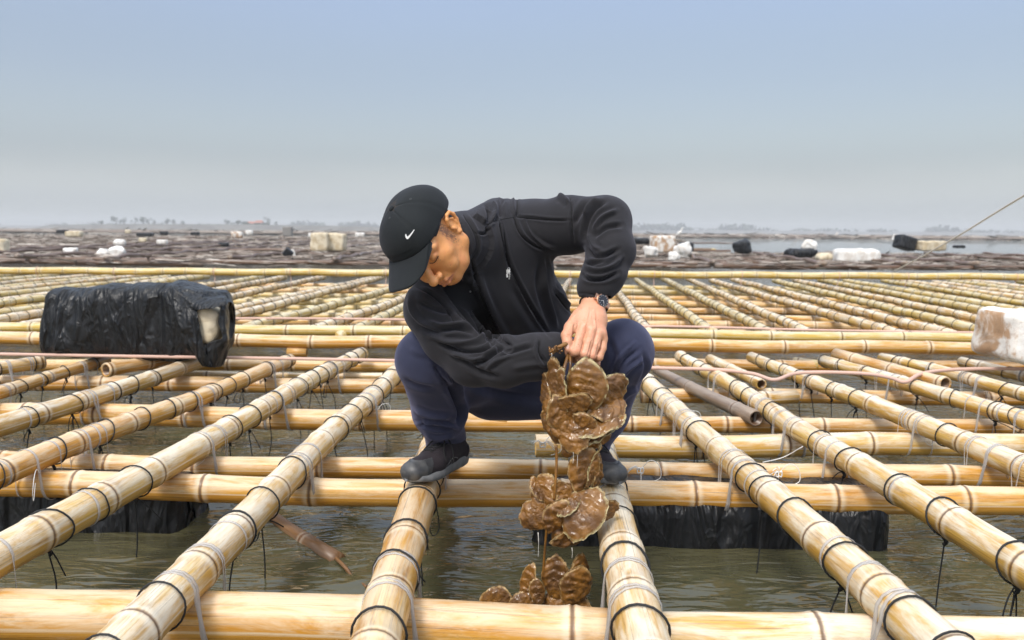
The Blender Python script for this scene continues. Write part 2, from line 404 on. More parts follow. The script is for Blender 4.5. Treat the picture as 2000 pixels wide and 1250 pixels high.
def bank(name, x0, x1, Y, h, seed, depth=30):
    n = 90; xs = np.linspace(x0, x1, n); prof = np.clip(np.sin(np.linspace(0, math.pi, n))*6, 0, 1)*h*(.75+.25*np.array([vnoise(A3(x*.02, seed, 0)) for x in xs]))
    V, Fc = [], []
    for x, p in zip(xs, prof): V += [(x, Y-depth*.3, -.3), (x, Y, p), (x, Y+depth, p*.9), (x, Y+depth*1.5, -.3)]
    for i in range(n-1):
        for k in range(3): a = i*4+k; Fc.append((a, a+4, a+5, a+1))
    return tag(mesh(name, V, Fc, M_SHORE), kind='structure')
def XY(px, py, Y):
    p = W(px, py, Y); return p
bank('far_shore', -1400, 1500, 900, 3.4, 1, 60)
bank('spit_of_land', W(60, 445, 420)[0], W(760, 450, 420)[0], 420, 3.2, 2, 30)
def leafy(parts, c, r, n, sd):
    g = np.random.default_rng(sd); ps = g.normal(0, 1, (n, 3)); ps /= np.linalg.norm(ps, axis=1)[:, None]; ps *= g.uniform(.35, 1, (n, 1))**.5
    V, Fc = [], []
    for p in ps*np.array(r)+np.array(c):
        s = g.uniform(.12, .3)*r[0]*.8; a = g.normal(0, 1, (3, 3)); a /= np.linalg.norm(a, axis=1)[:, None]
        k = len(V); V += [tuple(p+a[0]*s), tuple(p+a[1]*s), tuple(p+a[2]*s), tuple(p-a[0]*s*.8)]; Fc += [(k, k+1, k+2), (k+1, k+2, k+3)]
    parts.append((np.array(V), Fc))
def far_tree(px, top, w, label, sd, Y=430, base=446):
    p = W(px, base, Y); hgt = (base-top)/F*Y; r = w/F*Y/2; g = np.random.default_rng(sd); z0 = max(p[2], 1.5)
    t = empty('distant_tree', (p[0], Y, z0), label, 'tree', 'trees on the far bank')
    V, Fc = tube([(p[0], Y, z0-1), (p[0]+g.normal(0, .1), Y, z0+hgt*.5), (p[0]+g.normal(0, .3), Y, z0+hgt*.8)], [.30, .22, .12], 6)
    mesh('trunk', V, Fc, M_TRUNK, t)
    cr = []
    for k in range(4): leafy(cr, (p[0]+g.normal(0, r*.45), Y+g.normal(0, r*.4), z0+hgt*(.6+.12*k)), (r*.62, r*.6, hgt*.2), 90, sd*10+k)
    V, Fc = joinp(cr); mesh('crown', V, Fc, M_TREE, t, smooth=False)
ftl = 'hazy tree on the far bank, '
for i, (px, top, w, lab) in enumerate([(199, 436, 11, 'small lone bush on the far bank left of the tree row'), (228, 429, 17, ftl+'leftmost tree of the left row'), (243, 430, 9, ftl+'small one beside the leftmost tree'),
    (264, 430, 11, ftl+'slim one left of the broad pair'), (281, 429, 16, ftl+'broadest of the middle clump'), (292, 431, 10, ftl+'small one at the right edge of the middle clump'), (302, 434, 8, ftl+'tiny one between the clump and the right pair'),
    (327, 432, 13, ftl+'left one of the right pair'), (339, 433, 10, ftl+'right one of the right pair'), (357, 435, 8, ftl+'last small tree of the left row'),
    (442, 433, 12, ftl+'first one left of the red roofed houses'), (464, 434, 16, ftl+'second one left of the red roofed houses'), (480, 436, 18, ftl+'bushy one in front of the red roofed houses'), (522, 427, 11, ftl+'tall pointed one right of the red roofed houses'), (541, 435, 8, ftl+'last small one right of the houses'), (505, 438, 26, ftl+'low wide hedge like one before the houses')]):
    far_tree(px, top, w, lab, i+3)
M_WALLF = plain('pale_house_wall', (.5, .46, .42), .9); M_ROOFF = plain('red_tile_roof', (.40, .16, .11), .9)
for px, w, top, lab in ((492, 14, 436, 'small red roofed house among trees on the far bank'), (507, 12, 434, 'taller red roofed house to the right on the far bank')):
    p = W(px, 446, 436); ww = w/F*436; hh = (446-top)/F*436; t = empty('distant_house', (p[0], 436, 2), lab, 'house')
    V, Fc = boxp((p[0], 436, 2+hh*.3), (ww, 4, hh*.6)); mesh('wall', V, Fc, M_WALLF, t, smooth=False)
    x, z = p[0], 2+hh*.6; V = [(x-ww*.6, 433.5, z), (x+ww*.6, 433.5, z), (x+ww*.6, 438.5, z), (x-ww*.6, 438.5, z), (x-ww*.5, 436, z+hh*.4), (x+ww*.5, 436, z+hh*.4)]
    mesh('roof', V, [(0, 1, 5, 4), (2, 3, 4, 5), (0, 4, 3), (1, 2, 5), (0, 3, 2, 1)], M_ROOFF, t, smooth=False)
# bushy top of the far shore
cl = []; g = np.random.default_rng(5)
for k in range(120):
    x = g.uniform(-800, 860); leafy(cl, (x, 905, 3.0+g.uniform(0, 1.2)), (g.uniform(5, 16), 6, g.uniform(.7, 1.8)), 22, 100+k)
for c in (1250, 1310, 1440, 1840, 700, 600, 900):
    p = W(c, 446, 905); leafy(cl, (p[0], 905, 4.5), (22, 8, 3.4), 120, c)
V, Fc = joinp(cl); tag(mesh('far_shore_thicket', V, Fc, M_TREE, smooth=False), 'low blue grey thicket running along the far shoreline', 'thicket', kind='stuff')
# the grey air between the camera and the far bank
hz = bpy.data.materials.new('haze_air'); hz.use_nodes = True; t = hz.node_tree; t.nodes.clear()
pv = t.nodes.new('ShaderNodeVolumePrincipled'); pv.inputs['Density'].default_value = .0011; pv.inputs['Color'].default_value = (.95, .97, 1.0, 1); pv.inputs['Anisotropy'].default_value = 0
oo = t.nodes.new('ShaderNodeOutputMaterial'); t.links.new(pv.outputs[0], oo.inputs['Volume'])
V, Fc = boxp((0, 500, 4.5), (3400, 1100, 12)); V[:, 2] = np.where(V[:, 2] < 4, -1.4, 13); V[:, 0] = np.sign(V[:, 0])*1750; V[:, 1] = np.where(V[:, 1] < 0, -60, 1100)
tag(mesh('haze', V, Fc, hz, smooth=False), kind='stuff')
# ------------------------------------------------------------------ bamboo rafts
ZL, ZC = .24, .15
class Pole: pass
def pole(name, p0, p1, r0, r1, mat, label=None, cat='bamboo pole', group=None, sag=0, sides=16, inter=.3, seed=0, hollow=False, detail=2, parent=None, wob=.008):
    g = np.random.default_rng(seed+11); p0 = np.array(p0, float); p1 = np.array(p1, float); L = np.linalg.norm(p1-p0); ax = (p1-p0)/L
    side = unit(np.cross(ax, A3(0, 0, 1))); upv = np.cross(side, ax)
    k1, k2, f1 = g.uniform(0, 6), g.uniform(0, 6), g.uniform(1.5, 3)
    def pos(s):
        t = np.asarray(s)/L
        return p0+ax*np.asarray(s)[..., None]-A3(0, 0, 1)*(sag*4*t*(1-t))[..., None]+side*(wob*np.sin(k1+f1*np.asarray(s)))[..., None]+upv*(wob*.5*np.sin(k2+f1*1.7*np.asarray(s)))[..., None]
    def rad(s): return r0+(r1-r0)*np.asarray(s)/L
    nodes = []; s = g.uniform(0, inter)
    while s < L: nodes.append(s); s += inter*g.uniform(.85, 1.2)
    prof = {2: [(-.035, 1.0), (-.013, 1.035), (-.005, 1.075), (0, 1.025), (.003, 1.04), (.008, 1.07), (.02, 1.02), (.05, 1.0)], 1: [(-.02, 1.0), (-.004, 1.06), (.004, 1.05), (.02, 1.0)], 0: [(0, 1.05)]}[detail]
    S = [(0., 1., 1)]+[(L, 1., 1)]
    for nn in nodes:
        for o, q in prof:
            if .01 < nn+o < L-.01: S.append((nn+o, q+g.normal(0, .004), 0))
    if detail:
        for a, b in zip(nodes[:-1], nodes[1:]): S.append(((a+b)/2, .985+g.normal(0, .006), 0))
    S.sort(); ss = np.array([x[0] for x in S]); q = np.array([x[1] for x in S]); P = pos(ss); R_ = rad(ss)*q
    th = np.arange(sides)*2*math.pi/sides; n = len(ss)
    V = P[:, None]+(side*np.cos(th)[:, None]+upv*np.sin(th)[:, None])[None]*R_[:, None, None]
    nd = np.array([min([abs(x-y) for y in nodes], default=1) for x in ss])
    V = V.reshape(-1, 3); U = np.repeat(ss, sides); AN = np.tile(th, n); ND = np.repeat(nd, sides)
    i = np.arange(n-1)[:, None]; j = np.arange(sides)[None]; j2 = (j+1) % sides
    Fc = np.stack([i*sides+j, i*sides+j2, (i+1)*sides+j2, (i+1)*sides+j], -1).reshape(-1, 4).tolist()
    for e, (idx, sgn) in enumerate(((0, 1), (n-1, -1))):
        base = len(V); rr = R_[idx]
        c = pos(np.array([ss[idx]]))[0]; ringv = lambda f, dx: c+ax*dx*sgn+(side*np.cos(th)[:, None]+upv*np.sin(th)[:, None])*rr*f
        jag = np.zeros((sides, 1))
        if hollow:
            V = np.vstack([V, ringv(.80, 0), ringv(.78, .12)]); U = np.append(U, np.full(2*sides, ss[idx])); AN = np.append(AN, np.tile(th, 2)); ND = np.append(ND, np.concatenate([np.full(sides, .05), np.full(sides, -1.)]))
            for k in range(sides):
                k2_ = (k+1) % sides; a, b = idx*sides+k, idx*sides+k2_; c1, d1 = base+k, base+k2_; c2, d2 = c1+sides, d1+sides
                q1, q2 = ((a, c1, d1, b), (c1, c2, d2, d1))
                if idx: q1, q2 = q1[::-1], q2[::-1]
                Fc += [q1, q2]
            Fc.append(tuple(range(base+sides, base+2*sides))[::-1 if not idx else 1])
        else: Fc.append(tuple(range(idx*sides, idx*sides+sides))[::-1 if idx == 0 else 1])
    o = mesh(name, V, Fc, mat, parent, origin=None if parent else p0, attrs=dict(u=U+seed*.37, ang=AN, nd=ND))
    if label: tag(o, label, cat, group)
    q = Pole(); q.o, q.pos, q.rad, q.L, q.ax, q.side, q.up, q.p0 = o, pos, rad, L, ax, side, upv, p0; q.nodes = nodes
    return q
def pix_pole(a, b, h, r0, r1, mat, label, ext0=0, ext1=0, **k):
    p0, p1 = G(*a, h), G(*b, h); d = unit(p1-p0); return pole('bamboo_pole', p0-d*ext0, p1+d*ext1, r0, r1, mat, label, seed=k.pop('seed', int(a[0]+a[1])), **k)
GL, GC = 'long bamboo poles of the near raft', 'cross bamboo poles of the near raft'
CROSS = []
def cross(a, b, r0, r1, label, ext0=.6, ext1=.6, mat=MB1, z=ZC, **k):
    q = pix_pole(a, b, z, r0, r1, mat, label, ext0, ext1, group=GC, inter=k.pop('inter', .37), sides=20, **k); CROSS.append(q); return q
cross((0, 1196), (1196, 1240), .057, .055, 'thick golden crossbar at the very bottom left, nearest the camera', .5, 0, inter=.44)
cross((1200, 1240), (2000, 1254), .050, .052, 'pale crossbar at the bottom right corner, continuing the nearest crossbar', 0, .5, MB2, inter=.44)
cross((0, 947), (2000, 980), .043, .045, 'golden crossbar directly under the toes of the shoes, front one of the pair')
cross((0, 903), (2000, 934), .037, .037, 'thinner golden crossbar under the heels of the shoes, rear one of the pair', mat=MB1)
cross((0, 808), (835, 822), .050, .045, 'thick crossbar on the left behind the squatting person, ending at their leg', .6, .35)
cross((1046, 872), (2000, 868), .044, .047, 'crossbar with a cut husky end starting behind the oysters and running right', 0, .8, MB2, hollow=True)
cross((835, 826), (2000, 834), .034, .036, 'thin crossbar behind the seat of the squatting person, running right', 0, .6)
cross((150, 748), (1120, 757), .042, .040, 'golden crossbar at knee level on the left, ending behind the legs', 1.2, .1)
cross((340, 731), (860, 736), .018, .02, 'slim pale cane lying just behind the knee level crossbar', .1, .1, MB2)
cross((90, 712), (1000, 716), .036, .036, 'golden crossbar mostly hidden under the pink rope on the left', .6, .1)
cross((1290, 772), (2000, 778), .038, .036, 'crossbar low on the right beyond the grey driftwood pole', .1, .6)
cross((1270, 712), (2000, 716), .036, .036, 'crossbar on the right seen between pole ends below the thick pair', .1, .8)
LONG = []
def long(a, b, r0, r1, label, ext0=.7, ext1=0, mat=MB2, z=ZL, **k):
    q = pix_pole(a, b, z, r0, r1, mat, label, ext0, ext1, group=GL, inter=k.pop('inter', .27), sides=22, **k); LONG.append(q); return q
L1 = long((742, 1262), (826, 945), .0465, .051, 'long pole whose top the left shoe stands on, left of centre', .5, 2.3, MB1, inter=.25)
R1 = long((1268, 1262), (1190, 965), .049, .051, 'long pole under the right shoe, just right of the hanging oysters', .5, 2.2)
L2 = long((285, 1210), (777, 722), .046, .043, 'first long pole left of the person, reaching from the bottom edge to the knee')
L3 = long((0, 1085), (706, 690), .048, .041, 'second long pole left of the person, leaving the picture at lower left')
L4 = long((0, 926), (568, 704), .043, .036, 'third long pole left of the person, yellowish and mottled', mat=MB1)
L5 = long((0, 832), (398, 704), .044, .037, 'fourth long pole left of the person, thick and pale')
L6 = long((0, 766), (205, 704), .032, .030, 'thin long pole below the left end of the black tarp bundle', mat=MB1)
L7 = long((-60, 727), (86, 708), .036, .036, 'short pole stub at the left edge below the tarp bundle')
R2 = long((1830, 1262), (1262, 745), .047, .042, 'first long pole right of the person, reaching the bottom edge')
R3 = long((2000, 1106), (1330, 695), .047, .034, 'second long pole right of the person, ending at the lower right edge')
R4 = long((2000, 913), (1470, 697), .046, .032, 'third long pole right of the person, past the open ended grey pole')
R5 = long((2000, 818), (1606, 703), .040, .033, 'fourth long pole right of the person')
R7 = long((2000, 768), (1722, 698), .036, .030, 'long pole below the stained foam block at the right edge', .8)
R8 = long((2040, 742), (1880, 706), .034, .030, 'short pole end sticking out under the foam block at the right edge', .8)
# loose pieces with open ends
pix_pole((1478, 818), (1285, 722), .20, .034, .027, MBG, 'grey weathered bamboo piece with open end, right of the person', hollow=True, sides=20, inter=.5, seed=5)
pix_pole((1490, 752), (1385, 700), .22, .027, .030, MB2, 'short bamboo piece with a dark open end, left of the second broken piece', hollow=True, inter=.2, seed=6)
pix_pole((1845, 748), (1635, 693), .27, .033, .035, MB1, 'bamboo piece with a wide open end lying below the foam block on the right', hollow=True, inter=.3, seed=7)
pix_pole((205, 722), (335, 700), .26, .036, .034, MB1, 'bamboo piece with a split brown open end below the tarp bundle', hollow=True, inter=.25, seed=8)
pix_pole((562, 688), (600, 688), .20, .030, .030, MB1, 'short bamboo stub with open end behind the long poles left of the knee', hollow=True, inter=.3, seed=9)
pix_pole((1485, 778), (1556, 774), .17, .034, .034, MB2, 'broken bamboo stub with ragged end left of the wavy pink rope', hollow=True, inter=.3, seed=10)
pix_pole((1550, 706), (1600, 712), .16, .030, .030, MB3, 'small yellow bamboo stub between poles right of the knee', hollow=True, inter=.3, seed=12)
# thick pair of bars closing the near raft
GP = 'pair of thick bars across the middle'
pa = pix_pole((0, 660), (1950, 681), .27, .042, .040, MB1, 'front one of the two bars running across at the height of the knees', 1.5, 1.5, group=GP, sides=20, inter=.42, seed=3)
pb = pix_pole((330, 642), (1950, 662), .28, .037, .036, MB3, 'rear one of the two bars running across at the height of the knees', 3.0, 1.5, group=GP, sides=20, inter=.40, seed=4)
# lashings --------------------------------------------------------------------
def ring_pts(q, s, rad, tilt=0, n=22, sk=0):
    c = q.pos(np.array([s]))[0]; th = np.linspace(0, 2*math.pi, n, endpoint=False)
    return c+(q.side*np.cos(th)[:, None]+q.up*np.sin(th)[:, None])*rad+q.ax*(np.cos(th)*tilt+np.sin(th)*sk)[:, None]
def black_loop(q, s, g, string=True):
    r = float(q.rad(s))*1.03+.0028; P = ring_pts(q, s, r, g.normal(0, .008), sk=g.normal(0, .010)); V, Fc = tube(P+vnoise(P, 40)[:, None]*.0015, g.uniform(.0021, .0028), 6, True)
    lo = mesh('rope_loop', V, Fc, M_ROPE, q.o)
    if not string: return
    b = P[int(len(P)*.75)]; parts = []
    ln = g.uniform(.13, .34); end = b+A3(g.normal(0, .02), g.normal(0, .02), -ln)
    parts.append(tube(catmull([b, b+A3(0, 0, -.02), (b+end)/2+A3(g.normal(0, .008), 0, 0), end], 4), .0021, 5))
    parts.append(tube(catmull([b+A3(-.006, 0, .001), b+A3(.004, -.004, -.012), b+A3(.001, .005, -.022)], 3), .005, 5))
    if g.random() < .45:
        a = g.uniform(-1, 1); e = A3(math.cos(a), math.sin(a)*.4, 0)*(1 if g.random() < .5 else -1); z = g.uniform(.05, .12)
        parts.append(tube(catmull([b, b+e*.03+A3(0, 0, -.03), b+e*.045+A3(0, 0, -z), b+e*.02+A3(0, 0, -z*1.15), b+e*.004+A3(0, 0, -.02)], 5), .0019, 5))
    if g.random() < .55:
        e = A3(g.normal(0, .045), g.normal(0, .03), -g.uniform(.03, .10)); parts.append(tube(catmull([b, b+e*.5+A3(0, 0, .006), b+e], 4), .0019, 5))
    V, Fc = joinp(parts); st = mesh('hanging_string', V, Fc, M_ROPE, q.o); st.parent = lo; st.location = (0, 0, 0)
def ribbon(P, N, w, th=.0008):
    """flat closed band through P lying flat against outward normals N"""
    P = np.asarray(P, float); N = np.asarray(N, float); n = len(P); T = np.roll(P, -1, 0)-np.roll(P, 1, 0); T /= np.linalg.norm(T, axis=1)[:, None]+1e-12
    B = np.cross(T, N); B /= np.linalg.norm(B, axis=1)[:, None]+1e-12
    for _ in range(2): B = B+np.roll(B, 1, 0)+np.roll(B, -1, 0); B /= np.linalg.norm(B, axis=1)[:, None]
    N2 = np.cross(B, T); V = np.stack([P-B*w-N2*th, P+B*w-N2*th, P+B*w+N2*th, P-B*w+N2*th], 1).reshape(-1, 3)
    Fc = [(i*4+k, i*4+(k+1) % 4, ((i+1) % n)*4+(k+1) % 4, ((i+1) % n)*4+k) for i in range(n) for k in range(4)]
    return V, Fc
def lash(q, c, s, g, col=M_STRAP):
    """square lashing of a clear strap holding long pole q to crossbar c, at distance s along q"""
    pl = q.pos(np.array([s]))[0]; X, Y = unit(A3(q.side[0], q.side[1], 0)), unit(A3(q.ax[0], q.ax[1], 0))
    sc = (pl-c.p0)@c.ax; pc = c.pos(np.array([sc]))[0]; r1 = float(q.rad(s))*1.03+.0012; r2 = float(c.rad(sc))*1.03+.0012; parts = []
    for k in range(2 if g.random() < .7 else 1):
        sk = g.normal(0, .006); b = r2+.003+.013*k+g.uniform(0, .006); x_ = r1+.002+.004*k
        O = A3(pl[0], pl[1], 0); Z = A3(0, 0, 1); P, N = [], []
        for sy, order in ((-1, 1), (1, -1)):
            arc = [math.radians(t) for t in (-100, -75, -50, -25, 0, 25, 50, 75, 100)]
            if sy > 0: arc = arc[::-1]
            seg1 = [(O+Y*(sy*b+sk*math.sin(t))+X*r1*math.sin(t)+Z*(pl[2]+r1*math.cos(t)), X*math.sin(t)+Z*math.cos(t)) for t in arc]
            side = 1 if sy < 0 else -1; r3 = r2
            arc2 = [math.radians(t) for t in (-85, -55, -25, 0, 25, 55, 85)]; 
            seg2 = [(O+X*side*(x_+.003*math.cos(t))+Y*(-sy*0+(1 if side > 0 else -1)*r3*math.sin(t))+Z*(pc[2]-r3*math.cos(t)), Y*(1 if side > 0 else -1)*math.sin(t)-Z*math.cos(t)) for t in arc2]
            P += [p for p, _ in seg1]+[p for p, _ in seg2]; N += [n_ for _, n_ in seg1]+[n_ for _, n_ in seg2]
        parts.append(ribbon(P, N, .0042))
    V, Fc = joinp(parts); o = mesh('strap_lashing', V, Fc, col, q.o)
    if g.random() < .33:
        b = pl+X*(r1+.004)*(1 if g.random() < .6 else -1)-Y*(r2+.01)+A3(0, 0, -.03); e = [b]
        d = unit(A3(g.normal(0, 1), g.normal(0, .5), 0)); z = g.uniform(.5, 1.3)
        e += [b+z*(d*.03+A3(0, -.01, .02)), b+z*(d*.075+A3(0, -.02, .012)), b+z*(d*.08+A3(0, -.03, -.03)), b+z*(d*.04+A3(0, -.03, -.055)), b+z*(d*.01+A3(0, -.02, -.02))][:g.integers(3, 6)]
        V, Fc = tube(catmull(e, 5), .0010, 5); mesh('string_tail', V, Fc, M_STRING, q.o)
g = np.random.default_rng(21)
def crossing(q, c):
    a = q.p0[:2]; d = q.ax[:2]; b = c.p0[:2]; e = c.ax[:2]; A_ = np.array([[d[0], -e[0]], [d[1], -e[1]]]); s, t = np.linalg.solve(A_, b-a)
    return (s, t) if 0.03 < s < q.L-.03 and -.02 < t < c.L+.02 else None
for qi, q in enumerate(LONG):
    cs = []
    for ci, c in enumerate(CROSS):
        if ci == 8: continue
        x = crossing(q, c)
        if x:
            cs.append(x[0])
            if g.random() < .8: lash(q, c, x[0], g)
    s = g.uniform(.05, .2)
    while s < q.L-.02:
        P = q.pos(np.array([s]))[0]; near = P[1] < 3.4
        if min([abs(s-y) for y in cs], default=1) > .055: black_loop(q, s, g, string=P[1] < 4.2 and g.random() < .8)
        elif g.random() < .5: pass
        s += g.uniform(.12, .29)
    for s in g.uniform(.1, q.L-.1, 3):     # extra clear strap turns round the pole
        R9 = ring_pts(q, s, float(q.rad(s))*1.03+.0012, g.normal(0, .006)); V, Fc = ribbon(R9, R9-q.pos(np.array([s]))[0], .0038); mesh('strap_band', V, Fc, M_STRAP, q.o)
# second raft -------------------------------------------------------------------
G2 = 'long bamboo poles of the second raft'; L2R = []
vp = G(1105, 452, 0.0); dirv = unit(A3(ray(1104, 452)[0]/ray(1104, 452)[1], 1, 0))
ORD = 'first second third fourth fifth sixth seventh eighth ninth tenth eleventh twelfth thirteenth fourteenth fifteenth sixteenth seventeenth eighteenth nineteenth twentieth twenty-first twenty-second twenty-third twenty-fourth twenty-fifth twenty-sixth'.split()+['outer']*20
cnt_ = dict(left=-1, right=-1)
for k in sorted(range(-24, 25), key=lambda k: abs(k+1.2)):
    x0 = 1.02+k*.42+g.normal(0, .065); a = A3(x0, 5.55+g.normal(0, .12), ZL+.01); e = 12.3+g.normal(0, .25)
    b = a+dirv*(e-a[1])/dirv[1]+A3(g.normal(0, .17), 0, 0)
    if b[0] < -9.4 or a[0] > 9.4 or a[0] < -9.6: continue
    sd_ = 'left' if x0 < .3 else 'right'; cnt_[sd_] += 1
    q = pole('bamboo_pole', a, b, g.uniform(.036, .046), g.uniform(.034, .042), MB2 if g.random() < .55 else MB3, (ORD[cnt_[sd_]]+' long pole of the second raft counting '+sd_+' from the person'), 'bamboo pole', G2+' on the '+sd_+' side', sides=12, inter=.3, detail=1, seed=300+k, wob=.006)
    L2R.append(q); parts = []; s = .1
    while s < q.L-.05:
        parts.append(tube(ring_pts(q, s, float(q.rad(s))*1.02+.003, g.normal(0, .006), 12), .0024, 4, True)); s += g.uniform(.16, .32)
    V, Fc = joinp(parts); tag(mesh('rope_turns', V, Fc, M_ROPE, q.o), kind='stuff')
G3 = 'cross bamboo poles of the second raft'
ys = [5.95, 6.35, 6.5, 7.05, 7.6, 7.75, 8.35, 9.0, 9.2, 9.9, 10.7, 10.9, 11.7]
for k, y in enumerate(ys):
    for x0, x1 in ((-9.8, -4.6), (-4.9, -.2), (-.4, 4.6), (4.4, 9.9)):
        if g.random() < .1: continue
        s0 = g.normal(0, .2); pole('bamboo_pole', (x0+s0, y+g.normal(0, .05), ZC), (x1+s0, y+g.normal(0, .06), ZC), g.uniform(.036, .044), g.uniform(.034, .042), MB1 if g.random() < .6 else MB3,
             ('golden crosspole in the '+ORD[k]+' row of the second raft, '+{-9: 'far left', -4: 'left of centre', 0: 'right of centre', 4: 'far right'}[int(x0)]+' part'), 'bamboo pole', G3, sides=10, inter=.38, detail=1, seed=500+k*7+int(x0))
# far edge bar
p0, p1 = G(-60, 528, .42), G(2060, 541, .42)
far = pole('bamboo_pole', p0-A3(1, 0, 0), p1+A3(1, 0, 0), .046, .046, MB3, 'long bright golden bar running right across along the far edge of the second raft', 'bamboo pole', sides=14, inter=.30, detail=1, seed=77, wob=.01)
parts = []
for s in np.arange(.6, far.L, 1.15): 
    s += g.normal(0, .15); c = far.pos(np.array([s]))[0]; parts.append(tube([c+A3(0, 0, -.05), c+A3(g.normal(0, .03), 0, -.28)], .004, 4)); parts.append(tube(ring_pts(far, s, .051, 0, 10), .005, 4, True))
V, Fc = joinp(parts); tag(mesh('rope_ties', V, Fc, M_PINK, far.o), kind='stuff')
for k, (x, y) in enumerate(((-8, 10.2), (-4.8, 10.15), (-1.5, 10.1), (1.6, 10.1), (4.9, 10.05), (7.8, 10.05))): pass
# third raft: old grey brown poles and shells -------------------------------------
G4 = 'old brown poles of the raft beyond the far bar'
n3 = 0
def shore_limit(x, y):   # right side of the old raft stops at open water
    px = 1000+F*x/y
    if px > 1330: return 27.5+max(0, (1600-px))*.002*y*0
    return 74
rows = [17.2, 17.6, 18.6, 19.8, 21.2, 22.8, 24.5, 26.2, 28.5, 31, 34, 37.5, 41.5, 46, 51, 57, 64, 72]
for y in rows:
    half = .72*y; x = -half
    while x < half:
        ln = g.uniform(4, 8)*(y/22)**.5
        if y < shore_limit(x+ln/2, y):
            n3 += 1; pole('old_bamboo_pole', (x, y+g.normal(0, .12), .24+g.normal(0, .03)), (x+ln*1.04, y+g.normal(0, .22), .24+g.normal(0, .03)), g.uniform(.04, .06), g.uniform(.035, .055), MBO if g.random() < .62 else (MBG if g.random() < .8 else MB3),
                 'old brown pole lying across in the weathered raft beyond the far golden bar', 'bamboo pole', G4, sides=7, inter=.5, detail=0, seed=900+n3, wob=.02)
        x += ln*g.uniform(.95, 1.2)
k3 = 0
for k in range(-26, 27, 2):
    if n3 > 236: break
    x = k*1.05+g.normal(0, .25); y0 = 17+g.normal(0, .2)
    if abs(x) > .72*y0+4: continue
    far_y = 26.5 if x > 5.3 else g.uniform(36, 60); d = .03+g.normal(0, .01); n3 += 1
    pole('old_bamboo_pole', (x, y0, .34), (x+(far_y-y0)*d*.5+(far_y-y0)*(-.02 if x < 0 else .1), far_y, .33), .05, .045, MBO if g.random() < .75 else MBG, 'old brown pole running away from the camera in the weathered raft', 'bamboo pole', 'old brown lengthwise poles of the raft beyond the far bar', sides=7, inter=.5, detail=0, seed=1200+k, wob=.05)
def shells(name, n, box, sz, sd, lim, zr=(.16, .42), tone=None):
    g = np.random.default_rng(sd); V, Fc, T = [], [], []
    for i in range(n):
        u = g.random(); y = box[0]*(box[1]/box[0])**u; y = round(y/.55)*.55+g.normal(0, .09) if y < 100 else y; x = g.uniform(-1, 1)*.74*y
        if y > lim(x, y): continue
        s = g.uniform(.5, 1.5)*sz*(y/20)**.6; p = A3(x, y, g.uniform(*zr)); R3 = rotm(g.normal(0, .3), g.normal(0, .05), g.normal(0, .12)) if g.random() < .8 else rotm(g.normal(0, .2), g.normal(0, .10), g.normal(0, 1.0)); k = len(V)
        b = np.array([[-1, -.6, 0], [1, -.5, .1], [.8, .7, 0], [-.7, .8, -.1], [0, 0, .5], [0, 0, -.3]])*s*np.array([5.0*g.uniform(.3, 1.6), .8, .5]); b = b@R3.T+p
        V += b.tolist(); Fc += [(k, k+1, k+4), (k+1, k+2, k+4), (k+2, k+3, k+4), (k+3, k, k+4), (k+1, k, k+5), (k+2, k+1, k+5), (k+3, k+2, k+5), (k, k+3, k+5)]
        T += [g.random()**2.2]*6
    return mesh(name, V, Fc, M_SHELLS, smooth=False, attrs=dict(tone=T))
tag(shells('old_shell_clutter', 32000, (17, 76), .040, 3, shore_limit, (.20, .33)), 'mass of muddy shells and scraps covering the old raft beyond the far bar', 'shell clutter', kind='stuff')
# raft four, a far brown strip with pale specks
tag(shells('far_raft_clutter', 5000, (118, 235), .10, 4, lambda x, y: 900, (.05, .4)), 'thin hazy strip of rafts and pale floats before the far shore', 'raft clutter', kind='stuff')
parts = []
for k in range(260):
    y = g.uniform(112, 235); x = g.uniform(-.7, .7)*y; ln = g.uniform(6, 20); a = g.normal(0, .02); parts.append(tube([(x, y, .35), (x+ln, y+ln*a, .3)], .10, 4))
V, Fc = joinp(parts); tag(mesh('far_raft_poles', V, Fc, MBO, attrs=dict(u=V[:, 0], ang=V[:, 2], nd=np.full(len(V), .1))), 'far brown raft poles lying as one thin strip before the shore', 'raft poles', kind='stuff')
# ------------------------------------------------------------------ floats, foam, tarp bundle, ropes
def blocky(name, c, size, rot, mat, sd, parent=None, rnd=.12, chips=.03, res=.0, n=9):
    """worn block: subdivided box rounded at the edges, with lumps and chipped corners; c = middle of its underside"""
    V, Fc = [], []; idx = {}
    def vid(p):
        k = tuple(np.round(p, 5)); 
        if k not in idx: idx[k] = len(V); V.append(np.array(p, float))
        return idx[k]
    L = np.linspace(-1, 1, n)
    for ax in range(3):
        for s in (-1, 1):
            for i in range(n-1):
                for j in range(n-1):
                    q = []
                    for a, b in ((L[i], L[j]), (L[i+1], L[j]), (L[i+1], L[j+1]), (L[i], L[j+1])):
                        p = [0, 0, 0]; p[ax] = s; p[(ax+1) % 3] = a; p[(ax+2) % 3] = b; q.append(vid(p))
                    Fc.append(tuple(q if s > 0 else q[::-1]))
    V = np.array(V); sz = np.array(size)/2; m = sz.min(); q = V*sz; inner = np.clip(q, -(sz-rnd*m*2), sz-rnd*m*2); d = q-inner; l = np.linalg.norm(d, axis=1)[:, None]; q = inner+d/np.maximum(l, 1e-9)*np.minimum(l, rnd*m*2)
    q += (chips*m*2)*fbm(q/m+sd*3.1, 1.1, 3, sd)[:, None]*unit(A3(1, 1, 1))*np.sign(q)*.9
    q = q@rotm(*rot).T; q[:, 2] -= q[:, 2].min(); return mesh(name, q+np.array(c), Fc, mat, parent, origin=c if parent is None else None)
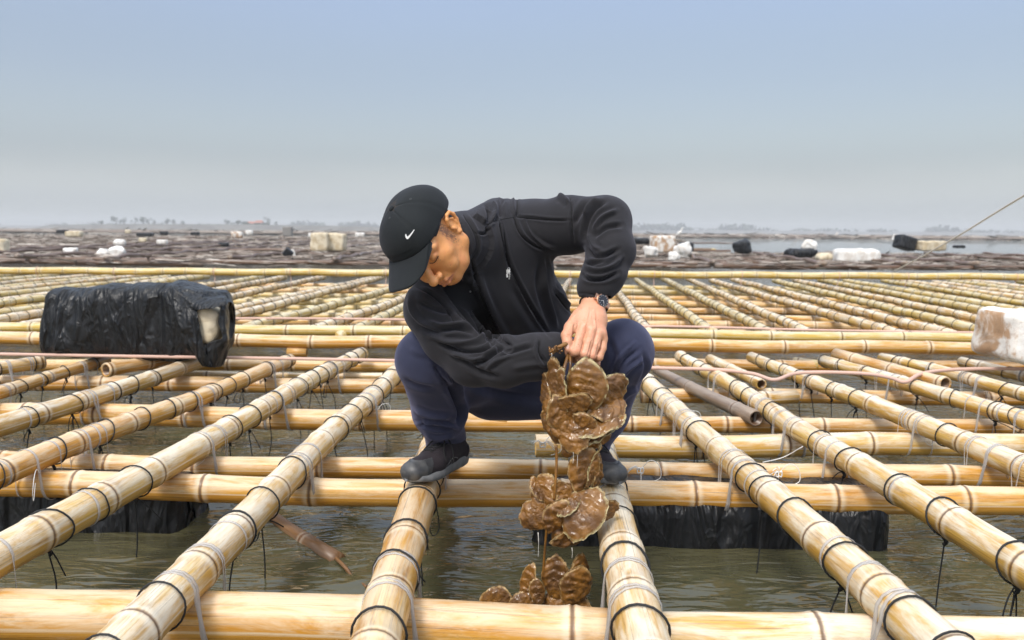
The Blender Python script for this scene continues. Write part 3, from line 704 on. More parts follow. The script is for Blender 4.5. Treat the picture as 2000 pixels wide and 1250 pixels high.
def chunk(px0, py0, px1, py1, Y, lab, mat, sd, cat='foam block', grp=None, rot=(0, 0, .2), depth=.7, rnd=.25, chips=.10):
    a = W((px0+px1)/2, py1, Y); w = (px1-px0)/F*Y; h = (py1-py0)/F*Y
    nm = {'foam block': 'foam_block', 'plastic bag': 'black_bag', 'float': 'black_float', 'box': 'grey_box'}[cat]
    o = blocky(nm, a, (w/(abs(math.cos(rot[2]))+depth*abs(math.sin(rot[2]))*.8), w*depth, h), rot, mat, sd, None, rnd, chips); return tag(o, lab, cat, grp)
FG = 'foam lumps on the old raft'
K = chunk
K(607, 456, 642, 492, 24, 'tall cream foam block left of the cap, left one of a joined pair', M_FOAMC, 1, rot=(0, 0, .1), rnd=.1)
K(640, 457, 676, 491, 24.3, 'yellowed foam block left of the cap, right one of a joined pair', M_FOAMC, 2, rot=(0, .05, -.1), rnd=.1)
K(1270, 461, 1316, 494, 22, 'square brown stained foam block standing on the old raft right of the raised elbow', M_FOAMD, 3, rnd=.08, chips=.04)
K(1257, 481, 1286, 503, 20.5, 'white foam lump at the left foot of the square stained block', M_FOAM, 4, rnd=.5, chips=.3)
K(1315, 475, 1352, 508, 20.8, 'jagged white foam lump right of the square stained block', M_FOAM, 5, rnd=.5, chips=.3)
K(1305, 493, 1328, 513, 19.0, 'small white foam lump in front of the square stained block', M_FOAM, 6, rnd=.5, chips=.3)
K(1325, 474, 1354, 492, 22.5, 'black plastic scrap behind the jagged white lump', M_TARP, 7, 'plastic bag')
K(1228, 466, 1270, 478, 25, 'flat black plastic heap left of the square stained block', M_TARP, 8, 'plastic bag', rnd=.5, chips=.2)
K(1430, 470, 1469, 496, 23, 'black wedge shaped float standing alone on the old raft', M_TARP, 9, 'float', rnd=.4, chips=.2, rot=(.1, -.2, .5))
K(1535, 487, 1592, 503, 21, 'low black plastic bag beside the cream lump on the old raft', M_TARP, 10, 'plastic bag', rnd=.5, chips=.22)
K(1563, 473, 1600, 498, 21.5, 'curled white foam lump lying on top of the low black bag', M_FOAM, 11, rot=(0, .45, .2), rnd=.5, chips=.25)
K(1592, 494, 1628, 512, 20, 'cream rounded foam lump between the black bag and the large white block', M_FOAMC, 12, rnd=.5)
K(1630, 488, 1713, 516, 19.5, 'large long white foam block lying on the old raft at right', M_FOAM, 13, rot=(0, 0, -.08), depth=.5, rnd=.25)
K(1746, 465, 1786, 491, 24, 'tilted half black, half white foam float at far right', M_TARP, 14, 'float', rot=(0, .25, .3), rnd=.15, chips=.05)
K(1744, 464, 1778, 478, 24.4, 'white top slab of the tilted float at far right', M_FOAM, 15, rot=(0, .28, .3), rnd=.2)
K(1788, 472, 1845, 491, 24, 'long beige foam block behind the diagonal rope', M_FOAMC, 16, depth=.5, rnd=.15)
K(1863, 479, 1883, 485, 30, 'tiny black float on the open water at far right', M_TARP, 17, 'float')
K(213, 482, 248, 505, 20, 'large rounded white foam lump on the old raft above the tarp bundle', M_FOAM, 18, rnd=.6, chips=.15)
K(189, 487, 214, 503, 20, 'smaller stained white foam lump touching the large rounded one', M_FOAM, 19, rnd=.6, chips=.2)
K(222, 468, 246, 481, 26, 'pale foam lump behind the large rounded one', M_FOAM, 20, rnd=.5)
K(125, 485, 151, 499, 21, 'white foam lump left of the large rounded pair', M_FOAM, 21, rnd=.4, chips=.2)
K(-25, 468, 15, 500, 20.5, 'tall beige foam block cut by the left edge', M_FOAMC, 22, rnd=.2)
K(130, 452, 161, 463, 44, 'cream foam block far back on the left', M_FOAMC, 23)
K(112, 449, 133, 455, 52, 'small black float far back, left of the cream block', M_TARP, 24, 'float')
K(268, 455, 299, 462, 48, 'long flat black float far back on the left', M_TARP, 25, 'float', rnd=.3)
K(313, 452, 329, 460, 50, 'small black float right of the long flat one', M_TARP, 26, 'float')
K(373, 453, 390, 460, 50, 'third small black float far back on the left', M_TARP, 27, 'float')
K(307, 469, 327, 477, 32, 'flat white foam scrap right of the large rounded lump', M_FOAM, 28)
K(272, 465, 287, 473, 34, 'little tan foam scrap between the white lumps', M_FOAMC, 29)
K(245, 449, 256, 456, 54, 'tiny cream foam block near the water on the left', M_FOAMC, 30)
K(452, 453, 475, 466, 42, 'orange tan foam block far back below the red roofed houses', M_FOAMD, 31)
K(425, 474, 448, 482, 29, 'dark blue grey float lying left of centre on the old raft', M_TARP, 32, 'float', rnd=.5)
K(554, 443, 571, 462, 56, 'grey square box standing far back, left of the cap', plain('grey_box_paint', (.22, .21, .20), .8), 33, 'box', rot=(0, 0, 0), rnd=.05, chips=.01)
K(553, 490, 572, 506, 19.5, 'dark triangular float with a white side left of the cap', M_TARP, 34, 'float', rot=(.2, .7, .3), rnd=.15, chips=.05)
K(565, 489, 577, 506, 19.8, 'white slab leaning against the dark triangular float', M_FOAM, 35, rot=(0, -.3, .3), depth=.4)
K(693, 455, 713, 463, 48, 'low white foam block behind the old raft left of the cap', M_FOAM, 36)
K(602, 456, 612, 464, 46, 'tiny white foam scrap left of the yellowed pair', M_FOAM, 37)
K(480, 450, 494, 459, 60, 'pale foam sliver below the houses', M_FOAM, 38)
# egret by the shore
bird = empty('white_bird', W(1327, 456, 100), 'white egret like bird standing before the far shore', 'bird')
s = 100/F; bp = W(1327, 457, 100)
f = Field(bp+A3(-1.2, -.6, -.6), bp+A3(1.6, .6, 1.4), .05); f.ell(bp+A3(0, 0, .15), (.32, .2, .2), rotm(0, -.7, 0), .05); f.chain([(bp+A3(.15, 0, .3), .11), (bp+A3(.3, 0, .6), .07), (bp+A3(.36, 0, .8), .07)], .05); f.cap(bp+A3(.36, 0, .8), bp+A3(.6, 0, .76), .05, .015, .03); f.cap(bp+A3(-.1, 0, .1), bp+A3(-.5, 0, -.15), .12, .04, .05)
V, Fq = f.surface(); mesh('body', V, Fq, M_FOAM, bird); V, Fc = joinp([tube([bp+A3(x, 0, 0), bp+A3(x, 0, -.55)], .03, 5) for x in (-.05, .06)]); mesh('legs', V, Fc, M_TRUNK, bird)
# big stained foam block at the right edge
blk = empty('foam_block', G(1985, 700, .30), 'big white foam block with a brown stained face at the right edge', 'foam block')
p = G(1930, 724, .30); c = A3(p[0]+.43, p[1]+.12, .295)
o = blocky('foam_body', c, (.74, .34, .25), (.0, .06, .10), M_FOAM, 41, blk, .18, .10, n=19)
o.data.materials.append(M_FOAMD)
for pl in o.data.polygons:
    if pl.normal.x < -.45: pl.material_index = 1
# black tarp bundle
tb = empty('tarp_bundle', G(260, 700, .287), 'foam float wrapped in torn black plastic sheet lying on the poles at left', 'wrapped float')
def tarp(name, c, size, rot, sd, open_right=False, amp=.03, folds=14, n=46, parent=None, top_fn=None, mat=None):
    nu = n*2; V, Fc = [], []
    sx, sy, sz = size; K = 36
    for i in range(nu+1):
        u = i/nu
        for j in range(K):
            a = j*2*math.pi/K; cx = np.sign(math.cos(a))*abs(math.cos(a))**.42; cz = np.sign(math.sin(a))*abs(math.sin(a))**.42
            x = (u-.5)*sx; hh = sz*(top_fn(u) if top_fn else 1); y = cx*sy/2; z = cz*hh/2
            P = A3(x, y, z); w = fbm(A3(x*2.2, y*2.5+sd, z*2.5), 2.2, 3, sd); fold = math.sin(folds*(u+.25*(z/sz)+.12*w)*2*math.pi/2.2+sd)*(.5+.5*w)
            cr_ = abs(vnoise(A3(x*1.1+z*.5, y, z*1.2-x*.4), 9.0, sd)); cr2 = abs(vnoise(A3(x+z, y, z-x*.5), 17.0, sd+4))
            dsp = amp*(.35*fold+.9*w+.55*(.5-cr_)+.3*(.5-cr2)); P = P+A3(0, cx, cz)*dsp
            e = min(u, 1-u)*sx
            if e < .05 and not (open_right and u > .5): k = 1-(1-e/.05)**2*.35; P[1] *= k; P[2] *= k
            P[0] += max(0, z/sz+.5)*.075*max(0, 1-u*5)+(max(0, -z/sz)*.03 if u < .1 else 0)+.010*vnoise(A3(y*3, z*9, sd), 1.0, sd)*(u < .02 or u > .98)
            V.append(P)
    V = np.array(V)
    for i in range(nu):
        for j in range(K): Fc.append((i*K+j, i*K+(j+1) % K, (i+1)*K+(j+1) % K, (i+1)*K+j))
    Fc.append(tuple(range(K)))
    if not open_right: Fc.append(tuple(range(nu*K, nu*K+K))[::-1])
    V = V@rotm(*rot).T; V[:, 2] -= V[:, 2].min() if False else -size[2]/2
    return mesh(name, V+np.array(c), Fc, mat or M_TARP, parent, origin=None if parent else c, attrs=None)
pL, pR = G(75, 697, .29), G(432, 705, .29); cx = (pL+pR)/2; ww = (pR-pL)[0]; dt = 1555*.69/250
tw = .40
top_fn = lambda u: .84+.16*min(1, u/.70)-(.22*max(0, (u-.76)/.24))
tarp('plastic_sheet', (cx[0]-.025, cx[1]+.17, .275), (ww*.99, .36, .405), (0, 0, -.05), 3, False, .022, 12, parent=tb, top_fn=top_fn)
blocky('foam_core', (cx[0]-.02, cx[1]+.17, .30), (ww*.80, .24, .24), (0, 0, -.05), M_FOAMD, 44, tb, .1, .06, n=12)
# torn front flap hanging open at the right end, the pale core showing in front
p = W(408, 668, cx[1]-.06); blocky('foam_core', (p[0], cx[1]-.075, p[2]), (.165, .15, .185), (0, .18, -.1), M_FOAMC, 45, tb, .25, .14, n=13)
def sheet(name, pts, sd, parent, mat=M_TARP, amp=.008, th=.002):
    """pts: grid rows of points; thin crumpled sheet"""
    G_ = np.array(pts, float); r, c_, _ = G_.shape; G_ = np.array([catmull(row, 8) for row in G_]); G_ = np.array([catmull(G_[:, k], 8) for k in range(G_.shape[1])]).transpose(1, 0, 2)
    r, c_, _ = G_.shape; N = np.cross(np.gradient(G_, axis=0), np.gradient(G_, axis=1)); N /= np.linalg.norm(N, axis=-1)[..., None]+1e-9; G_ = G_+N*(amp*(fbm(G_, 14, 3, sd)+.6*np.abs(vnoise(G_, 22, sd))))[..., None]
    V = np.vstack([G_.reshape(-1, 3), (G_+N*th).reshape(-1, 3)]); n0 = r*c_; Fc = []
    for i in range(r-1):
        for j in range(c_-1): a = i*c_+j; Fc += [(a, a+1, a+c_+1, a+c_), (n0+a+c_, n0+a+c_+1, n0+a+1, n0+a)]
    b = [j for j in range(c_)]+[i*c_+c_-1 for i in range(1, r)]+[(r-1)*c_+j for j in range(c_-2, -1, -1)]+[i*c_ for i in range(r-2, 0, -1)]
    for k in range(len(b)): a, q = b[k], b[(k+1) % len(b)]; Fc.append((q, a, a+n0, q+n0))
    return mesh(name, V, Fc, mat, parent)
Yf = cx[1]-.13
sheet('loose_flap', [[W(348, 556, Yf+.12), W(395, 577, Yf+.06), W(440, 576, Yf+.10)], [W(365, 590, Yf-.0), W(400, 597, Yf-.03), W(442, 588, Yf)], [W(372, 605, Yf-.02), W(405, 606, Yf-.06), W(443, 597, Yf-.02)]], 5, tb)
sheet('loose_flap', [[W(336, 560, Yf+.05), W(362, 578, Yf), W(384, 602, Yf-.03)], [W(345, 620, Yf-.03), W(368, 630, Yf-.04), W(390, 640, Yf-.05)], [W(375, 685, Yf-.03), W(395, 690, Yf-.05), W(405, 694, Yf-.05)], [W(398, 712, Yf-.02), W(412, 716, Yf-.04), W(418, 718, Yf-.04)]], 6, tb)
sheet('loose_flap', [[W(430, 590, Yf), W(440, 590, Yf+.04), W(445, 592, Yf+.12)], [W(426, 630, Yf-.02), W(440, 640, Yf), W(446, 640, Yf+.1)], [W(434, 660, Yf-.03), W(444, 665, Yf), W(448, 665, Yf+.1)], [W(400, 675, Yf-.05), W(430, 690, Yf-.02), W(446, 684, Yf+.1)], [W(398, 712, Yf-.04), W(420, 718, Yf-.02), W(436, 712, Yf+.1)]], 7, tb)
# submerged black floats
fl = empty('wrapped_float', G(170, 1010, .03), 'black plastic wrapped float in the water under the left end of the front crossbar', 'wrapped float')
a, b = G(-160, 985, .11), G(346, 978, .11); tarp('plastic_sheet', ((a[0]+b[0])/2, (a[1]+b[1])/2+.19, -.08), (b[0]-a[0], .30, .225), (0, 0, .02), 8, False, .008, 10, parent=fl)
fl = empty('wrapped_float', G(1370, 1040, .03), 'black plastic wrapped float in the water right of the oysters', 'wrapped float')
a, b = G(1022, 1010, .10), G(1772, 1028, .10); tarp('plastic_sheet', ((a[0]+b[0])/2, (a[1]+b[1])/2+.19, -.095), (b[0]-a[0], .30, .245), (0, 0, -.01), 9, False, .008, 16, parent=fl)
# stained bamboo piece rising out of the water, twig behind it
q = pix_pole((664, 1096), (528, 1006), .0, .028, .024, M_MUDDYB, 'wet muddy bamboo piece floating at a slant left of the central pole', inter=.3, seed=31)
q.o.location.z += -.002
V, Fc = tube(catmull([G(640, 1075, .01), G(672, 1106, .012), G(690, 1128, .0), G(716, 1146, .004)], 5), [.006]*8+[.004]*8, 6); tw_ = mesh('twig', V, Fc, M_MUDDYB, attrs=dict(u=V[:, 0], ang=V[:, 2]*40, nd=np.full(len(V), .1))); tag(tw_, 'thin wet twig floating beside the slanted muddy bamboo piece', 'twig')
# ropes ----------------------------------------------------------------------------
def rope(pts, r, lab, mat=M_PINK, name='mooring_rope'):
    V, Fc = tube(catmull(pts, 10), r, 8); return tag(mesh(name, V, Fc, mat), lab, 'rope')
RZ = .305
rope([G(-80, 690, RZ), G(200, 695, RZ), G(480, 699, RZ), G(700, 703, RZ), G(860, 706, RZ), G(1010, 708, RZ)], .0085, 'straight pink rope stretched over the poles at left, in front of the tarp bundle')
rope([G(1180, 716, .28), G(1290, 719, .28), G(1400, 722, .28), G(1470, 730, .28), G(1512, 742, .27), G(1550, 730, .28), G(1600, 727, .29), G(1690, 730, .29), G(1740, 738, .29), G(1768, 746, .28), G(1800, 730, .29), G(1860, 722, .29), G(1960, 720, .29), G(2100, 722, .29)], .0095, 'wavy pink rope laid over the poles at right, dipping between them')
rope([G(1180, 637, .29), G(1340, 638, .29), G(1600, 645, .29), G(1920, 650, .29), G(2100, 652, .29)], .009, 'thin pinkish rope just behind the pair of thick bars at right')
rope([G(380, 622, .29), G(560, 622, .29), G(700, 623, .29), G(1000, 628, .29)], .009, 'thin pinkish rope just behind the pair of thick bars at left')
a, b = G(1745, 530, .44), W(2010, 376, 5.6); d = b-a
rope([a, a+d*.33+A3(0, 0, -.02), a+d*.66+A3(0, 0, -.02), b, b+d*.6], .0075, 'pale rope rising diagonally out of the right edge of the picture', plain('pale_rope', (.68, .64, .57), .8))
# white knots on the crossbars
def knot(px, py, h, sd, lab):
    g = np.random.default_rng(sd); c = G(px, py, h); parts = []
    for k in range(5):
        a = g.uniform(0, 6.28); parts.append(tube(catmull([c+g.normal(0, .003, 3), c+A3(math.cos(a)*.02, -.012, .012+math.sin(a)*.01), c+A3(math.cos(a)*.045, -.01+g.normal(0, .01), math.sin(a)*.03-.01)], 5), .0014, 5))
    parts.append(tube(catmull([c+A3(.01*math.cos(t), -.006, .01*math.sin(t)+.004*math.sin(3*t)) for t in np.linspace(0, 9, 14)], 3), .0026, 5))
    parts.append(tube(catmull([c, c+A3(.03, -.01, .035), c+A3(.06, -.01, .02), c+A3(.065, -.015, -.02), c+A3(.03, -.02, -.035)], 6), .0013, 5))
    V, Fc = joinp(parts); tag(mesh('string_knot', V, Fc, M_STRING), lab, 'string')
knot(1250, 918, .20, 1, 'white string knot on the thinner crossbar just right of the shoe')
knot(1520, 925, .20, 2, 'white string knot with loose ends between the first two long poles on the right')
knot(1060, 868, .20, 3, 'thin white string loop by the husky cut end of the crossbar behind the oysters')
V, Fc = tube(catmull([G(1490, 903, .2), W(1530, 893, 2.7), W(1568, 872, 2.65)], 6), .0016, 5); tag(mesh('loose_string', V, Fc, M_STRING), 'stiff white string end pointing up right between the right poles', 'string')
# ------------------------------------------------------------------ the squatting person
def skin_mat():
    m = M('skin', .42, (.42, .20, .10)); o = m.obj(); m.b.inputs['Subsurface Weight'].default_value = .12; m.b.inputs['Subsurface Radius'].default_value = (.012, .004, .002); m.b.inputs['Subsurface Scale'].default_value = .5
    n = m.noise(o, 14, 3, .6); f = m.noise(o, 170, 2, .6); hd = m.attr('hand')
    face = m.mix(m.step(n, .35, .68), (.74, .33, .115), (.82, .39, .165)); hand = m.mix(m.step(n, .35, .65), (.62, .31, .18), (.68, .34, .215))
    c = m.mix(hd, face, hand); c = m.mix(m.math('MULTIPLY', m.step(m.noise(o, 38, 3, .6), .5, .66), .3), c, (.62, .19, .09)); c = m.mix(m.math('MULTIPLY', m.step(f, .66, .71), .5), c, (.20, .08, .04))
    c = m.mix(m.attr('lip'), c, (.40, .14, .10)); c = m.mix(m.attr('stub'), c, (.20, .10, .06)); c = m.mix(m.attr('nail'), c, (.70, .46, .38))
    m.col(c); m.bump(m.math('ADD', m.noise(o, 420, 2, .6), m.noise(o, 90, 3, .6)), .4, .0016); return m.m
M_SKIN = skin_mat()
def cloth_mat(name, base, lint, sc, rough=.9, sheen=.25, tint=(.4, .4, .5)):
    m = M(name, rough, base); o = m.obj(); m.b.inputs['Specular IOR Level'].default_value = .25
    m.b.inputs['Sheen Weight'].default_value = sheen; m.b.inputs['Sheen Roughness'].default_value = .5; m.b.inputs['Sheen Tint'].default_value = (*tint, 1)
    n = m.noise(o, 7, 4, .6); f = m.noise(o, 340, 2, .7)
    c = m.mix(m.step(n, .35, .65), base, tuple(x*1.3 for x in base)); c = m.mix(m.math('MULTIPLY', m.step(f, .70, .78), .5), c, lint)
    m.col(c); m.bump(m.math('ADD', m.noise(m.scale(o, (1, 1, 1)), sc, 2, .6), m.noise(o, 30, 3, .6)), .35, .0015); return m.m
M_LASH = plain('dark_lashes', (.015, .01, .008), .8)
M_JACKET = cloth_mat('black_jacket_fleece', (.0185, .0180, .0205), (.10, .10, .11), 700)
M_SHIRT = cloth_mat('black_shirt_knit', (.007, .007, .0085), (.02, .02, .02), 700, sheen=.1)
M_TROUS = cloth_mat('navy_trouser_cloth', (.025, .029, .058), (.07, .075, .11), 900, .8, .35, (.5, .5, .75))
M_CAP = cloth_mat('black_cap_twill', (.011, .0135, .015), (.04, .05, .05), 900, .85, .15)
M_WHITE = plain('white_print', (.80, .80, .80), .5)
M_HAIR = plain('black_short_hair', (.018, .013, .010), .7, (900, .8, .002))
M_GOLD = plain('rose_gold_metal', (.78, .42, .26), .22, **{'Metallic': 1.0}); M_DIAL = plain('dark_watch_dial', (.02, .018, .02), .15, **{'Coat Weight': 1.0}); M_LEATH = plain('dark_leather', (.02, .015, .016), .5)
M_SHOE = cloth_mat('charcoal_shoe_mesh', (.024, .019, .022), (.07, .06, .065), 500, .8, .1); M_SHOEG = plain('grey_shoe_rubber', (.20, .205, .21), .6, (60, .3, .002), ((.14, .142, .145), 18)); M_SHOET = plain('dark_toe_overlay', (.045, .046, .050), .45, (60, .3, .002), ((.08, .08, .08), 40)); M_LACE = plain('black_lace', (.008, .008, .009), .8)
person = empty('person', (float(W(1005, 800, 2.45)[0]), 2.42, .29), 'person in black cap, black jacket and navy trousers squatting on the poles, holding oysters', 'person')
# ---- trousers
kR, kL = W(838, 704, 2.08), W(1214, 688, 2.08); aR, aL = W(869, 880, 2.31), W(1150, 893, 2.325); hR, hL = W(962, 742, 2.50), W(1055, 742, 2.50)
f = Field((-.40, 1.90, .25), (.45, 2.78, .82), .0042)
f.ell(W(1008, 738, 2.56), (.175, .15, .135), k=.03)
for k_, a_, h_, s in ((kR, aR, hR, -1), (kL, aL, hL, 1)):
    mid = k_*.5+a_*.5+A3(-s*.004, .025, -.015)
    f.chain([(h_+A3(s*.02, -.02, .0), .098), (k_*.55+h_*.45+A3(0, 0, -.012), .092), (k_, .080)], .03)
    f.chain([(k_, .079), (mid+A3(s*0, 0, 0), .074), (a_+A3(-s*.004, -.012, .04), .056), (a_+A3(0, -.005, -.004), .0545)], .025)
    f.ell(k_+A3(0, -.012, .012), (.072, .068, .066), k=.03)
f.cap(hR+A3(0, -.1, -.02), hL+A3(0, -.1, -.02), .085, .085, .04)
f.cap(kR+A3(.07, .13, -.02), hL+A3(-.05, -.04, -.03), .07, .08, .04)
# open hems
for a_ in (aR, aL): f.cap(a_+A3(0, 0, .0), a_+A3(0, .012, -.09), .046, .050, .004, 's')
V, Fq = f.surface(); V = smoothv(V, Fq, 2)
N = vnormals(V, Fq); V += N*(.0035*fbm(V*A3(1, 1, .6), 9, 3, 2))[:, None]
TS = [([(846, 660), (868, 690), (885, 735), (893, 790)], 5, -.009), ([(862, 652), (884, 676), (896, 706)], 4, .006), ([(848, 716), (866, 742), (880, 752)], 4, -.006), ([(853, 700), (870, 722), (889, 738)], 3, .004), ([(860, 690), (876, 712), (892, 722)], 3, -.005),
      ([(868, 748), (880, 760), (898, 800), (896, 830)], 6, -.012), ([(810, 800), (840, 812), (880, 815)], 5, .005), ([(815, 822), (845, 836), (885, 838)], 4, -.005), ([(828, 845), (852, 856), (890, 850)], 4, .004), ([(880, 720), (930, 750), (990, 770), (1050, 775)], 9, -.006), ([(900, 700), (950, 724), (1010, 738)], 8, .006),
      ([(812, 828), (850, 825), (900, 838)], 3, .004), ([(1188, 790), (1220, 730), (1258, 700)], 4, .004), ([(1190, 770), (1215, 712), (1250, 680)], 4, -.005), ([(1185, 740), (1208, 700), (1240, 668)], 3, .004), ([(1186, 660), (1200, 700), (1190, 760)], 6, -.004), ([(1256, 690), (1262, 720), (1244, 765)], 4, -.004), ([(1200, 800), (1225, 770), (1250, 760)], 5, .004), ([(800, 680), (820, 690), (850, 690)], 6, .002), ([(790, 740), (812, 752), (850, 760)], 5, -.003)]
V = creases(V, Fq, [(a_, max(b_, 3.), c_*2.0) for a_, b_, c_ in TS])
trousers = mesh('trousers', V, Fq, M_TROUS, person)
# ---- jacket
sR, sL = W(848, 603, 2.03), W(1050, 448, 2.17); eL = W(1178, 437, 2.07); wL = W(1163, 566, 1.960); eR = W(925, 702, 1.96); wR = W(1082, 686, 1.90)
Sv = unit(sL-sR); Dv = unit(W(1022, 715, 2.48)-W(950, 520, 2.14)); Nv = unit(np.cross(Sv, Dv)); Nv = Nv if Nv[1] > 0 else -Nv; Dv = unit(np.cross(Nv, Sv)); Dv = Dv if Dv[2] < 0 else -Dv
MT = np.stack([Sv, Dv, Nv], 1)
f = Field((-.32, 1.72, .50), (.36, 2.80, 1.13), .0034)
f.ell(W(962, 528, 2.20), (.185, .19, .125), MT, .03)
f.chain([(W(985, 560, 2.22), .145), (W(1020, 650, 2.38), .135), (W(1018, 700, 2.47), .15)], .04, flat=(Nv, 1.15))
f.ell(W(1035, 610, 2.36), (.12, .16, .11), MT, .04)
f.cap(W(890, 565, 2.08), sR, .085, .074, .04)
f.cap(W(985, 470, 2.16), sL+A3(-.01, 0, -.01), .105, .078, .045); f.cap(W(975, 428, 2.20), W(1060, 432, 2.22), .05, .055, .03)
# sleeves
f.chain([(sL, .076), (W(1110, 440, 2.12), .0720), (eL, .0675)], .028)
f.chain([(eL, .0675), (W(1192, 490, 2.02), .058), (W(1176, 542, 1.98), .051), (wL+A3(0, 0, .006), .0465)], .02)
f.ell(W(1192, 425, 2.08), (.05, .05, .05), None, .02)
f.chain([(sR, .074), (W(880, 655, 1.99), .072), (eR, .066)], .028)
f.chain([(eR, .066), (W(985, 706, 1.92), .060), (W(1045, 697, 1.90), .053), (wR, .046)], .022)
f.ell(W(1183, 535, 1.985), (.052, .05, .032), None, .015)
# stand collar
nb, nt_ = W(935, 478, 2.10), W(905, 462, 2.02); na = unit(nt_-nb)
COLLAR_A, COLLAR_B = W(955, 472, 2.14), W(878, 474, 1.99)
f.cap(COLLAR_A, COLLAR_B, .088, .0740, .022)
f.cap(COLLAR_A*.35+COLLAR_B*.65, COLLAR_B+unit(COLLAR_B-COLLAR_A)*.12, .066, .066, .003, 's')
f.cap(wL+A3(-.0, -.0, -.008), wL+A3(0, -.02, -.10), .037, .045, .002, 's'); f.cap(wR+A3(.012, -.00, 0), wR+A3(.12, 0, .0), .036, .045, .003, 's')
V, Fq = f.surface(); V = smoothv(V, Fq, 2); N = vnormals(V, Fq); V += N*(.003*fbm(V, 8, 3, 5))[:, None]
def inpoly(q, poly):
    r = np.zeros(len(q), bool); x, y = q[:, 0], q[:, 1]; P = np.array(poly, float)
    for i in range(len(P)):
        (x1, y1), (x2, y2) = P[i], P[i-1]
        with np.errstate(divide='ignore', invalid='ignore'): r ^= ((y1 > y) != (y2 > y)) & (x < (x2-x1)*(y-y1)/(y2-y1+1e-12)+x1)
    return r
def raise_region(V, Fq, poly, hgt, edge=2.5, yr=None):
    N = vnormals(V, Fq); q = proj(V); m = inpoly(q, poly) & ((N@(-fwd)) > .02)
    if yr: m &= (V[:, 1] > yr[0]) & (V[:, 1] < yr[1])
    ix = np.where(m)[0]; P = np.array(poly, float); d = np.full(len(ix), 1e9)
    for i in range(len(P)): d = np.minimum(d, seg_dist(q[ix], P[i-1], P[i])[0])
    V = V.copy(); V[ix] += N[ix]*(hgt*np.clip(d/edge, 0, 1))[:, None]; return V
flap = catmull([(905, 548), (921, 507), (936, 480), (930, 452), (922, 425), (940, 410), (975, 430), (985, 480), (1002, 540), (1030, 590), (1062, 640), (1080, 664), (1040, 684), (1003, 679), (978, 657), (947, 597), (922, 555)], 4)
shirtp = catmull([(900, 548), (922, 554), (947, 597), (978, 657), (1003, 679), (985, 690), (955, 672), (925, 640), (890, 600), (862, 560), (870, 545)], 4)
V = raise_region(V, Fq, shirtp, -.010, 5)
V = raise_region(V, Fq, flap, .014, 4, (2.0, 3))
